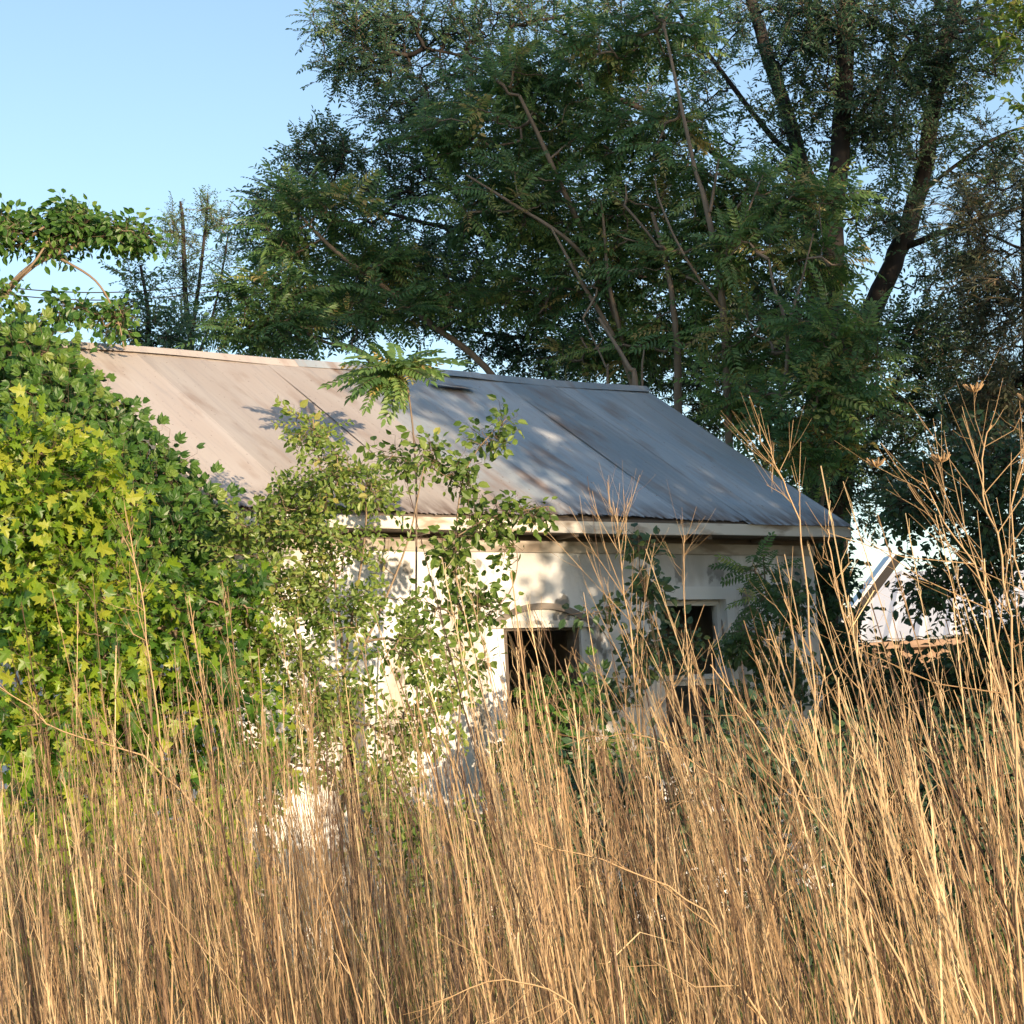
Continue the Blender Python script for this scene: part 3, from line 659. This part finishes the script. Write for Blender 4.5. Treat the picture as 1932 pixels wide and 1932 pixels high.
# ------------------------------------------------------------------ left: creeper, maple, shrubs
VB = tint_mat('vine_wood', [(0, (.12, .08, .05)), (1, (.4, .3, .2))])
tree('creeper_arch', 'vine smothered branch arching against the sky at far left', 'vine',
     [([(-60, 900, 16.5), (-40, 640, 16.5), (30, 530, 16.5), (100, 480, 16.5), (200, 450, 16.5), (290, 440, 16.5)], .04, .012), ([(-40, 640, 16.5), (0, 560, 16.5), (60, 500, 16.3), (90, 455, 16.3)], .02, .008), ([(100, 480, 16.5), (180, 530, 16.4), (220, 600, 16.4), (235, 660, 16.4)], .012, .006)],
     [(15, 445, 16.5, 45, 32, .25, 60), (130, 432, 16.5, 70, 22, .25, 90), (235, 447, 16.5, 65, 16, .25, 56), (110, 470, 16.5, 50, 12, .2, 16), (215, 600, 16.4, 30, 30, .25, 26), (130, 590, 16.4, 70, 14, .25, 26), (125, 405, 16.5, 22, 10, .15, 10), (10, 560, 16.4, 30, 20, .2, 10)],
     {'vine': 1}, CREEPER, VB, 301, per=3, sc=.85, face=1., pname=('stem', 'foliage'), tip=.003, tint=-.05)
tree('virginia_creeper', 'rounded mass of green creeper heaped over the left roof edge', 'vine',
     [([(60, 1500, 14.6), (50, 1100, 14.6), (60, 850, 14.6), (80, 640, 14.6)], .05, .02), ([(200, 1400, 14.2), (220, 1150, 14.2), (230, 990, 14.2)], .03, .012)],
     [(50, 690, 14.8, 80, 50, .45, 100), (70, 790, 14.6, 95, 90, .5, 160), (120, 850, 14.3, 80, 80, .5, 110), (170, 960, 14.1, 120, 90, .5, 150), (270, 985, 14.0, 60, 50, .35, 50), (310, 1060, 13.8, 80, 80, .4, 90), (60, 960, 14.2, 120, 160, .5, 120), (200, 1130, 13.9, 120, 90, .4, 80), (225, 830, 14.4, 40, 45, .2, 26), (290, 900, 14.2, 40, 40, .2, 22), (350, 985, 14., 50, 40, .25, 34)],
     {'creeper': 4, 'broad': 1}, CREEPER, VB, 302, per=3, sc=.8, face=1., pname=('stem', 'foliage'), tip=.003)
tree('maple_sapling', 'bright yellow green maple sapling in full sun at far left', 'tree',
     [([(100, 1700, 12.5), (95, 1300, 12.5), (80, 1050, 12.5), (70, 860, 12.5)], .025, .008), ([(95, 1400, 12.5), (180, 1200, 12.4), (230, 1020, 12.4), (260, 950, 12.4)], .015, .006), ([(100, 1450, 12.5), (20, 1250, 12.3), (-20, 1100, 12.3)], .012, .005)],
     [(60, 870, 12.6, 90, 60, .4, 42), (60, 1010, 12.4, 110, 90, .4, 60), (190, 960, 12.4, 60, 80, .35, 34), (150, 1110, 12.3, 120, 80, .4, 54), (30, 1180, 12.2, 80, 70, .4, 34), (170, 1250, 12.1, 120, 70, .4, 46), (90, 1370, 12., 120, 70, .4, 34)],
     {'maple': 3, 'vine': 1}, MAPLE, VB, 303, per=4, sc=.78, face=.8, tint=.04, tint_sd=.2, spread=.55)
tree('maple_sapling', 'second maple sapling, lower and greener, in front of the hidden house corner', 'tree',
     [([(330, 1700, 12.6), (330, 1400, 12.6), (320, 1200, 12.6)], .015, .006), ([(330, 1550, 12.6), (420, 1350, 12.5), (430, 1180, 12.5)], .012, .005)],
     [(320, 1190, 12.6, 100, 70, .4, 38), (430, 1150, 12.6, 60, 50, .3, 18), (300, 1330, 12.4, 120, 70, .4, 40), (440, 1330, 12.4, 90, 70, .35, 26), (250, 1450, 12.2, 140, 70, .4, 36), (420, 1480, 12.2, 100, 80, .4, 26), (120, 1500, 12., 130, 70, .4, 30)],
     {'maple': 3, 'vine': 2}, MAPLE, VB, 304, per=4, sc=.72, face=.8, tint=-.12, tint_sd=.2, spread=.55)
tree('privet_bush', 'thin leafy bush climbing in front of the sunlit white wall', 'bush',
     [([(640, 1700, 13.2), (650, 1300, 13.2), (620, 1000, 13.3), (590, 790, 13.4)], .015, .005), ([(650, 1300, 13.2), (760, 1050, 13.3), (800, 880, 13.4)], .01, .004), ([(640, 1400, 13.2), (540, 1150, 13.2), (480, 1010, 13.3)], .012, .004), ([(650, 1250, 13.2), (690, 1000, 13.2), (680, 880, 13.3)], .01, .004)],
     [(585, 820, 13.4, 34, 40, .25, 13), (630, 890, 13.3, 50, 40, .3, 20), (570, 940, 13.3, 60, 40, .3, 24), (700, 920, 13.3, 50, 40, .3, 16), (480, 1020, 13.3, 90, 45, .3, 40), (600, 1030, 13.2, 60, 50, .3, 20), (520, 1110, 13.2, 100, 50, .3, 44), (690, 1050, 13.2, 50, 50, .3, 8), (640, 1160, 13.1, 110, 40, .3, 24), (500, 1230, 13., 110, 70, .3, 50), (740, 1150, 13.2, 60, 60, .3, 9), (640, 1330, 12.9, 110, 80, .3, 34), (540, 1450, 12.8, 110, 70, .3, 30), (700, 1480, 12.8, 90, 80, .3, 18), (780, 1240, 13.1, 60, 60, .3, 16), (800, 1370, 13., 80, 60, .3, 20)],
     {'oval': 1, 'vine': 1}, SHRUB, VB, 305, per=4, sc=.72, face=1., pname=('stem', 'foliage'), tip=.0025, tint=.2)
tree('grape_vine', 'leafy vine shoots reaching across the eave near the middle of the wall', 'vine',
     [([(860, 1500, 13.8), (870, 1250, 13.8), (860, 1050, 13.9), (870, 920, 14.), (900, 850, 14.), (955, 790, 14.)], .009, .003), ([(865, 1010, 13.9), (930, 975, 13.9), (1035, 955, 13.9)], .006, .003), ([(870, 1200, 13.8), (960, 1120, 13.9), (975, 1040, 13.9), (940, 1030, 13.9)], .005, .002), ([(870, 920, 14), (810, 880, 13.9), (740, 860, 13.9)], .005, .002)],
     [(870, 900, 14., 25, 50, .12, 22), (920, 830, 14., 30, 25, .1, 12), (950, 800, 14., 15, 20, .08, 6), (1000, 960, 13.9, 45, 25, .12, 20), (920, 980, 13.9, 50, 20, .12, 16), (855, 1060, 13.9, 30, 70, .12, 34), (960, 1050, 13.9, 22, 40, .08, 7), (890, 1150, 13.8, 50, 40, .15, 20), (800, 870, 13.9, 40, 35, .12, 16), (740, 870, 13.9, 40, 30, .12, 12), (860, 1260, 13.7, 60, 60, .15, 20), (800, 1180, 13.8, 40, 60, .12, 12), (930, 1150, 13.8, 25, 20, .1, 6)],
     {'vine': 1}, SHRUB, VB, 306, per=2, sc=.85, face=1., pname=('stem', 'foliage'), tip=.002, tint=0)
ailanthus('single thin stemmed sapling with a feathery tuft in front of the roof', [([(790, 1500, 14.9), (785, 1150, 15.1), (785, 900, 15.25), (771, 745, 15.35), (755, 712, 15.35)], .009, .006)],
          [(740, 704, 15.35, 20, 9, .09, 8)], 208, per=6, sc=.8, tint=.15, spread=1.6, kinds={'big': 5, 'young': 1}, grp=None)
tree('elm_sapling', 'dark leafy shoots between the arched doorway and the window', 'bush',
     [([(1215, 1500, 16.), (1210, 1250, 16.), (1205, 1010, 16.1)], .01, .004), ([(1212, 1300, 16.), (1130, 1180, 16.), (1100, 1140, 16)], .006, .003)],
     [(1212, 1030, 16.1, 16, 26, .12, 9), (1222, 1110, 16., 18, 45, .12, 14), (1140, 1160, 16., 40, 12, .12, 6), (1225, 1230, 15.9, 34, 50, .15, 24), (1150, 1320, 15.8, 70, 40, .2, 20), (1290, 1220, 16.3, 40, 50, .1, 10)],
     {'vine': 1}, GREEN_DARK, VB, 307, per=3, sc=1., face=1., pname=('stem', 'foliage'), tip=.002, tint=.1)
ailanthus('dark feathery sapling standing against the wall right of the window', [([(1470, 1500, 17.), (1455, 1250, 17.), (1440, 1050, 17.1)], .012, .006)],
          [(1425, 1075, 17.1, 40, 12, .2, 9), (1450, 1130, 17., 36, 36, .2, 12), (1430, 1210, 16.9, 30, 40, .2, 8)], 209, per=3, sc=.55, tint=-.08, kinds={'frond': 1}, grp=None)
tree('boxelder_sapling', 'low shadowed bush with small leaves at the right wall corner', 'bush',
     [([(1500, 1500, 17.2), (1510, 1300, 17.2), (1500, 1150, 17.2)], .01, .004)],
     [(1490, 1150, 17.2, 40, 60, .2, 26), (1410, 1230, 17.1, 40, 50, .2, 16), (1480, 1280, 17., 70, 60, .25, 44), (1400, 1340, 16.8, 80, 50, .2, 34)],
     {'vine': 1}, GREEN_DARK, VB, 308, per=3, sc=.9, face=1., pname=('stem', 'foliage'), tip=.002, tint=.05)
tree('doorway_bush', 'green bush growing out of the arched doorway', 'bush',
     [([(1040, 1600, 15.3), (1040, 1400, 15.3), (1045, 1300, 15.3)], .01, .004)],
     [(1055, 1320, 15.3, 50, 35, .2, 20), (1030, 1430, 15.2, 90, 60, .3, 50), (1150, 1450, 15.2, 80, 50, .3, 30)],
     {'vine': 1, 'creeper': 1}, CREEPER, VB, 309, per=3, sc=.75, face=1., pname=('stem', 'foliage'), tip=.002, tint=-.1)
tree('mulberry_bush', 'dark broad leaved bush beyond the right house corner', 'bush',
     [([(1600, 1500, 19.5), (1620, 1300, 19.5), (1600, 1200, 19.5)], .03, .01), ([(1620, 1350, 19.5), (1720, 1250, 19.5)], .02, .008)],
     [(1560, 1090, 19.5, 16, 80, .3, 50), (1570, 1230, 19.5, 40, 60, .5, 50), (1570, 1330, 19., 80, 60, .5, 70), (1700, 1310, 19.4, 120, 50, .6, 110), (1850, 1290, 19.4, 110, 60, .6, 100), (1650, 1400, 18.6, 160, 50, .5, 90), (1860, 1400, 18.6, 120, 50, .5, 60)],
     {'broad': 2, 'small': 1}, GREEN_DARK, BARK_DARK, 310, per=5, sc=.95, pname=('stem', 'foliage'))
tree('leafy_shrub', 'green leafy shrub under the cedar near the right edge', 'bush',
     [([(1900, 1500, 18), (1880, 1200, 18), (1850, 950, 18)], .03, .01)],
     [(1830, 900, 18, 100, 70, .5, 60), (1740, 960, 18.2, 80, 50, .4, 34), (1880, 1000, 18, 70, 70, .5, 44), (1860, 1090, 18, 60, 40, .4, 30), (1768, 1115, 18.2, 34, 30, .3, 22), (1880, 1200, 18., 60, 50, .4, 30)],
     {'broad': 2, 'small': 2}, GREEN_DARK, BARK_DARK, 311, per=4, sc=.95, pname=('stem', 'foliage'), tint=.05)
# trees standing outside the frame on the right: they throw the shade on the house
for i, (x, y, h, r, n, lab) in enumerate([(6.95, 10.2, 11.5, 2.9, 620, 'broad oak beside the field whose shade falls on the house'), (11.2, 13.2, 12.5, 3.3, 190, 'tall oak at the end of the row right of the house'),
                                      (9.9, 7.2, 11.5, 2.6, 130, 'younger oak at the near end of the row right of the field')]):
    tree('oak_tree', lab, 'tree', [([(x, y, 0), (x + .1, y, 2.5), (x, y + .1, 5), (x + .1, y, 8), (x, y, h - 1)], .22, .05)],
         [(x, y, 3.5, r * .85, r * .85, 1.7, n // 2), (x, y, 6.5, r, r, 2.6, n // 2), (x, y, 9.6, r * .8, r * .8, 2., n // 3)], {'small': 1, 'broad': 1}, GREEN_DARK, BARK_DARK, 400 + i, per=5, sc=2.2, world=True, group='oaks right of the house')

# ------------------------------------------------------------------ overhead wires
for a, b, lab in (((-60, 532), (520, 508), 'upper thin overhead wire behind the creeper arch'), ((-60, 545), (520, 524), 'lower thin overhead wire behind the creeper arch')):
    A, B = at(*a, 40.), at(*b, 44.); t = np.linspace(0, 1, 24)[:, None]; P = A + (B - A) * t; P[:, 2] -= .35 * (4 * t * (1 - t))[:, 0]
    g = G(); g.tubes(P[None], np.full((1, 24), .012), 4); o = g.build('overhead_wire', [BARK_DARK]); tag(o, lab, 'wire')

# ------------------------------------------------------------------ dry grass
def stalk_curves(rg, bx, by, h, lean_x, lean_y, K=7, kink=.012):
    N = len(bx); s = np.linspace(0, 1, K)[None, :]
    P = np.zeros((N, K, 3))
    P[:, :, 0] = bx[:, None] + lean_x[:, None] * h[:, None] * s ** 1.5
    P[:, :, 1] = by[:, None] + lean_y[:, None] * h[:, None] * s ** 1.5
    P[:, :, 2] = h[:, None] * s
    P[:, 1:, :2] += rg.normal(0, 1, (N, K - 1, 2)) * (kink * s[:, 1:, None])
    return P
def branchlets(g, rg, P, rad, tint, n, smin, Lr, ang, mat_i=0):
    """n short upward branchlets per stalk in its top part"""
    N, K, _ = P.shape
    T = unit(P[:, -1] - P[:, -3])
    for k in range(n):
        u = rg.uniform(smin, .98, N); x = u * (K - 1); i = np.minimum(x.astype(int), K - 2); f = (x - i)[:, None]
        p = P[np.arange(N), i] * (1 - f) + P[np.arange(N), i + 1] * f
        d = unit(T + rg.normal(0, ang, (N, 3)) * np.array([1, 1, .3])); L = rg.uniform(*Lr, N)[:, None] * (1.25 - u[:, None])
        q1 = p + d * L * .5; q2 = p + d * L + np.array([0, 0, 1]) * L * .15 + rg.normal(0, .01, (N, 3))
        r = rad * .42
        g.tubes(np.stack([p, q1, q2], 1), np.stack([r, r * .8, r * .45], 1), 3, np.clip(tint + rg.normal(0, .08, N), 0, 1), mat_i)
def dry_grass():
    rg = np.random.default_rng(21); g = G()
    N = 5700
    # clumpy positions, denser in the belt 4.3-9 m from the viewer
    y = 3.9 + 4.2 * rg.beta(1.1, 1.8, N); xr = rg.uniform(-1.08, 1.08, N); x = xr * (.275 * y + .25)
    cl = np.sin(x * 5.1 + y * 1.7) * np.sin(y * 3.3 - x * 2.1) + .6 * np.sin(x * 11 + 1) ; keep = rg.uniform(-1.5 , .9, N) < cl
    keep &= rg.uniform(0, 1, N) < 1 - .62 * np.clip(xr + .2, 0, 1)
    x, y, xr = x[keep], y[keep], xr[keep]; N = len(x)
    side = np.clip((xr + .15) * 1.4, 0, 1)
    h = 1.40 + .14 * side + rg.normal(0, .14, N) + .05 * cl[keep]
    tall = rg.uniform(0, 1, N) < .36 - .08 * side; h[tall] += np.abs(rg.normal(0, .20, tall.sum())) + .05
    short = rg.uniform(0, 1, N) < .3; h[short] *= rg.uniform(.45, .9, short.sum())
    h = np.minimum(h, 2.15)
    # keep the far grass low
    h *= np.where(y > 9, 1 - .06 * (y - 9), 1)
    lx = -.07 - .08 * side + rg.normal(0, .05, N) + .05 * side * rg.normal(0, 1, N); ly = rg.normal(0, .08, N)
    wild = (rg.uniform(0, 1, N) < .03) & ~tall; lx[wild] += rg.normal(0, .25, wild.sum())
    P = stalk_curves(rg, x, y, h, lx, ly)
    r = rg.uniform(.0012, .0032, N) * (1 + .3 * side); r[tall] *= .85; K = P.shape[1]
    t = np.clip(rg.normal(.53, .29, N), 0, 1)
    g.tubes(P, r[:, None] * np.linspace(1, .45, K)[None], 3, t)
    m = rg.uniform(0, 1, N) < .75; m[tall] = True
    branchlets(g, rg, P[tall], r[tall] * .75, t[tall], 12, .6, (.08, .26), .15)
    branchlets(g, rg, P[m], r[m] * .8, t[m], 7, .62, (.07, .22), .17)
    branchlets(g, rg, P[~short], r[~short], t[~short], 1, .25, (.1, .3), .3)
    # curled dead leaf blades hanging on the stalks
    for k in range(2):
        u = rg.uniform(.15, .85, N); xk = u * (K - 1); i = xk.astype(int); f = (xk - i)[:, None]
        p = P[np.arange(N), i] * (1 - f) + P[np.arange(N), np.minimum(i + 1, K - 1)] * f
        a = rg.uniform(0, 2 * pi, N); d = np.stack([np.cos(a) * .4, np.sin(a) * .4, rg.uniform(.3, 1., N)], 1); L = rg.uniform(.08, .36, N)[:, None]
        q1 = p + d * L * .5; q2 = q1 + (d * np.array([1.3, 1.3, -.5])) * L * .5
        wv = unit(np.cross(d, rg.normal(0, 1, (N, 3)))) * rg.uniform(.0005, .0013, N)[:, None]
        V = np.stack([p - wv, p + wv, q1 + wv, q1 - wv, q2], 1)
        b = np.arange(N)[:, None] * 5; F4 = np.concatenate([b + [0, 1, 2, 3], b + [3, 2, 4, 4]], 0)
        g.add(V, F4, np.repeat(np.clip(t + rg.normal(-.08, .15, N), 0, 1), 5))
    o = g.build('dry_grass', [STRAW]); tag(o, 'dense belt of thin tan dead grass stalks filling the foreground', 'dry grass', None, 'stuff')
dry_grass()
def green_under():
    rg = np.random.default_rng(33); g = G(); N = 5200
    y = rg.uniform(3.6, 14, N); x = rg.uniform(-1.1, 1.1, N) * (.28 * y + .3)
    h = rg.uniform(.2, .75, N); m = (x < 0) & (y > 6); h[m] *= 1.35
    P = stalk_curves(rg, x, y, h, rg.normal(0, .3, N), rg.normal(0, .3, N), 4, .01)
    wv = unit(rg.normal(0, 1, (N, 3)) * np.array([1, 1, 0])) * rg.uniform(.002, .005, N)[:, None]
    V = np.stack([P[:, 0] - wv, P[:, 0] + wv, P[:, 1] + wv, P[:, 1] - wv, P[:, 2] + wv * .7, P[:, 2] - wv * .7, P[:, 3]], 1)
    b = np.arange(N)[:, None] * 7; F4 = np.concatenate([b + [0, 1, 2, 3], b + [3, 2, 4, 5], b + [5, 4, 6, 6]], 0)
    g.add(V, F4, np.repeat(np.clip(rg.normal(.5, .25, N), 0, 1), 7))
    o = g.build('green_grass', [WEED]); tag(o, 'low green grass blades growing under the dry stalks', 'grass', None, 'stuff')
green_under()

# tall single weeds that stand out of the grass
def weed(label, pts, r0, seed, group=None, nbr=8, Lb=(.12, .4), smin=.5, ang=.22, tint=.65, tuft=3, heads=0):
    rg = np.random.default_rng(seed)
    C = catmull([at(*p) for p in pts], 4)
    # carry the stem down to the ground
    d = C[1] - C[0]
    if C[0][2] > .02:
        n = 5; f = np.linspace(1, 0, n, endpoint=False)[:, None]; foot = C[0] + np.array([-.15 * d[0] / abs(d[2] + 1e-6) * C[0][2], 0, -C[0][2]]) * 1.0
        foot[0] = C[0][0] - d[0] / (abs(d[2]) + 1e-6) * C[0][2] * .6; foot[2] = 0
        C = np.concatenate([foot + (C[0] - foot) * (1 - f), C])
    base = C[0].copy(); K = len(C); C = C + rg.normal(0, .0025, C.shape)
    g = G(); rr = np.linspace(r0, r0 * .35, K); g.tubes(C[None], rr[None], 5, tint)
    T = unit(C[-1] - C[-6]); b = G(); ends = []
    lead = np.cross(T, [0, 1, 0]); 
    for k in range(nbr):
        u = smin + (.97 - smin) * (k + rg.uniform(0, .8)) / nbr; i = min(int(u * (K - 1)), K - 2); p = C[i]
        dd = unit(T + (1 if k % 2 else -1) * lead * rg.uniform(.2, .2 + 2 * ang) + rg.normal(0, ang, 3)); L = rg.uniform(*Lb) * (1.3 - u)
        q1 = p + dd * L * .5 + rg.normal(0, .008, 3); q2 = p + dd * L + np.array([0, 0, .12 * L]); rb = rr[i] * .5
        b.tubes(np.stack([p, q1, q2])[None], np.array([[rb, rb * .8, rb * .5]]), 4, tint + rg.uniform(-.1, .1)); ends += [(p, q1, q2, rb)]
    for p, q1, q2, rb in ends + [(C[-4], C[-2], C[-1], r0 * .4)]:
        for k in range(tuft):
            o = q1 + (q2 - q1) * rg.uniform(-.6, .9); dd = unit(unit(q2 - p) + rg.normal(0, .33, 3)); L = rg.uniform(.04, .14)
            b.tubes(np.stack([o, o + dd * L * .5, o + dd * L + [0, 0, .01]])[None], np.array([[rb * .5, rb * .4, rb * .3]]), 3, tint + rg.uniform(-.15, .1))
    root = empty('dry_weed', tuple(base)); tag(root, label, 'dry weed', group)
    s = g.build('stem', [STRAW], root, smooth=True, loc=base); s.location = (0, 0, 0)
    s = b.build('branches', [STRAW], root, loc=base); s.location = (0, 0, 0)
    if heads:
        for e in ends[-heads:] + []:
            h = G(); c = e[2]
            for k in range(9):
                a = k * 2 * pi / 9; h.tubes(np.stack([c, c + [cos(a) * .012, sin(a) * .012, .006], c + [cos(a) * .02, sin(a) * .02, .012 + rg.uniform(0, .006)]])[None], np.array([[.002, .003, .0015]]), 4, .55)
            s = h.build('seed_head', [STRAW], root, loc=base); s.location = (0, 0, 0)
    return root
GW = 'tall dry weeds rising out of the grass'
hero = [
 ('bushy topped dry weed standing in front of the wall between doorway and window', [(1225, 1700, 5.2), (1200, 1300, 5.2), (1172, 1080, 5.2), (1165, 960, 5.2)], .0038, 22, (.2, .45), .42, .2),
 ('long thin dry weed curving up in front of the right end of the roof', [(1550, 1650, 5.), (1530, 1200, 5.), (1505, 980, 5.), (1470, 890, 5.), (1447, 830, 5.)], .0036, 8, (.12, .3), .6, .2),
 ('dry weed leaning left at the foot of the arched doorway', [(1140, 1650, 5.6), (1100, 1420, 5.6), (1040, 1270, 5.6), (1005, 1160, 5.6)], .0032, 6, (.1, .25), .5, .2),
 ('dry weed with a slender tip above the window', [(1320, 1600, 5.5), (1300, 1300, 5.5), (1292, 1080, 5.5), (1290, 1010, 5.5)], .003, 6, (.08, .2), .5, .15),
 ('forked pale weed with flat seed heads near the right edge', [(1930, 1500, 4.2), (1870, 1150, 4.2), (1800, 1010, 4.2), (1735, 900, 4.2)], .0034, 10, (.2, .5), .35, .35),
 ('thick pale weed with spreading forks at the far right', [(1920, 1700, 4.), (1915, 1300, 4.), (1890, 1050, 4.), (1850, 900, 4.), (1870, 800, 4.)], .0036, 12, (.25, .55), .4, .35),
 ('widely branched weed cut by the right edge of the picture', [(1945, 1600, 4.3), (1950, 1250, 4.3), (1910, 1000, 4.3), (1935, 850, 4.3)], .0034, 10, (.2, .5), .4, .35),
 ('bright thick weed standing tall left of the far shed', [(1700, 1750, 5.), (1650, 1450, 5.), (1610, 1250, 5.), (1570, 1060, 5.), (1562, 1000, 5.)], .004, 7, (.1, .28), .5, .2),
 ('tall weed leaning over the leafy bushes at left with a plumed tip', [(330, 1700, 5.5), (295, 1350, 5.5), (262, 1100, 5.5), (240, 985, 5.5)], .0042, 12, (.1, .26), .45, .16),
 ('kinked pale stalk falling across the grass at lower left', [(470, 1720, 4.6), (400, 1560, 4.6), (270, 1430, 4.6), (120, 1380, 4.6), (-10, 1290, 4.6)], .0036, 3, (.1, .2), .6, .2),
 ('long bowed weed arching across the lower right foreground', [(1480, 1990, 4.), (1400, 1860, 4.), (1330, 1720, 4.), (1180, 1640, 4.), (1000, 1590, 4.)], .0034, 6, (.15, .4), .3, .4),
 ('bright slanting stalk crossing the grass at lower right', [(1760, 1960, 3.9), (1640, 1700, 3.9), (1500, 1480, 3.9), (1340, 1250, 3.9)], .004, 6, (.12, .3), .4, .2),
 ('nearly horizontal dry spray lying over the grass tips below the doorway', [(1400, 1500, 5.), (1300, 1430, 5.), (1200, 1385, 5.), (1090, 1395, 5.)], .003, 8, (.12, .3), .3, .35),
 ('curved bright stalk at the bottom edge right of centre', [(1130, 1990, 3.8), (1060, 1880, 3.8), (950, 1850, 3.8), (820, 1890, 3.8)], .003, 6, (.1, .3), .3, .35),
 ('tall upright weed in the dark gap near the right side of the house', [(1470, 1700, 5.), (1475, 1450, 5.), (1500, 1250, 5.), (1480, 1130, 5.)], .0036, 8, (.12, .3), .4, .25),
 ('wiry weed bending right with open forks below the far shed', [(1440, 1800, 4.4), (1480, 1600, 4.4), (1530, 1400, 4.4), (1560, 1260, 4.4)], .003, 5, (.1, .3), .4, .3),
]
for i, (lab, pts, r0, nbr, Lb, smin, ang) in enumerate(hero): weed(lab, pts, r0, 500 + i, GW, nbr, Lb, smin, ang, heads=2 if i in (4, 5) else 0)
# low growth along the foot of the house and the shrubs
for i, (px, Y, top, h, lm, kn, lab) in enumerate([
    (60, 11.2, 1560, 110, MAPLE, {'maple': 2, 'vine': 2}, 'low maple suckers at the far left foot of the bushes'),
    (300, 11.4, 1600, 110, MAPLE, {'maple': 2, 'vine': 2}, 'low maple suckers behind the grass below the second maple'),
    (860, 12.6, 1560, 110, SHRUB, {'oval': 1, 'vine': 2}, 'low leafy bush at the foot of the wall left of the doorway'),
    (1140, 13.2, 1500, 100, GREEN_DARK, {'vine': 1, 'broad': 1}, 'low shadowed bush at the foot of the wall under the window'),
    (1420, 12.6, 1420, 100, GREEN_DARK, {'vine': 1, 'broad': 1}, 'low shadowed bush in front of the right wall corner'),
    (1680, 13.8, 1440, 110, GREEN_DARK, {'small': 1, 'broad': 1}, 'dark bush behind the grass below the far shed'),
    (1900, 13.0, 1440, 110, GREEN_DARK, {'small': 1, 'broad': 1}, 'dark bush behind the grass at the right edge')]):
    tree('low_bush', lab, 'bush', [([(px, 1900, Y), (px, 1700, Y), (px, top, Y)], .012, .004)],
         [(px - 60, top + 20, Y, 110, 60, .4, 34), (px + 60, top + 60, Y, 110, 70, .4, 34), (px, top + 170, Y - .2, 150, 80, .4, 44), (px, top + 300, Y - .3, 160, 90, .4, 44)],
         kn, lm, VB, 700 + i, per=4, sc=.85, face=1., pname=('stem', 'foliage'), tip=.0025, group='low bushes behind the dry grass')
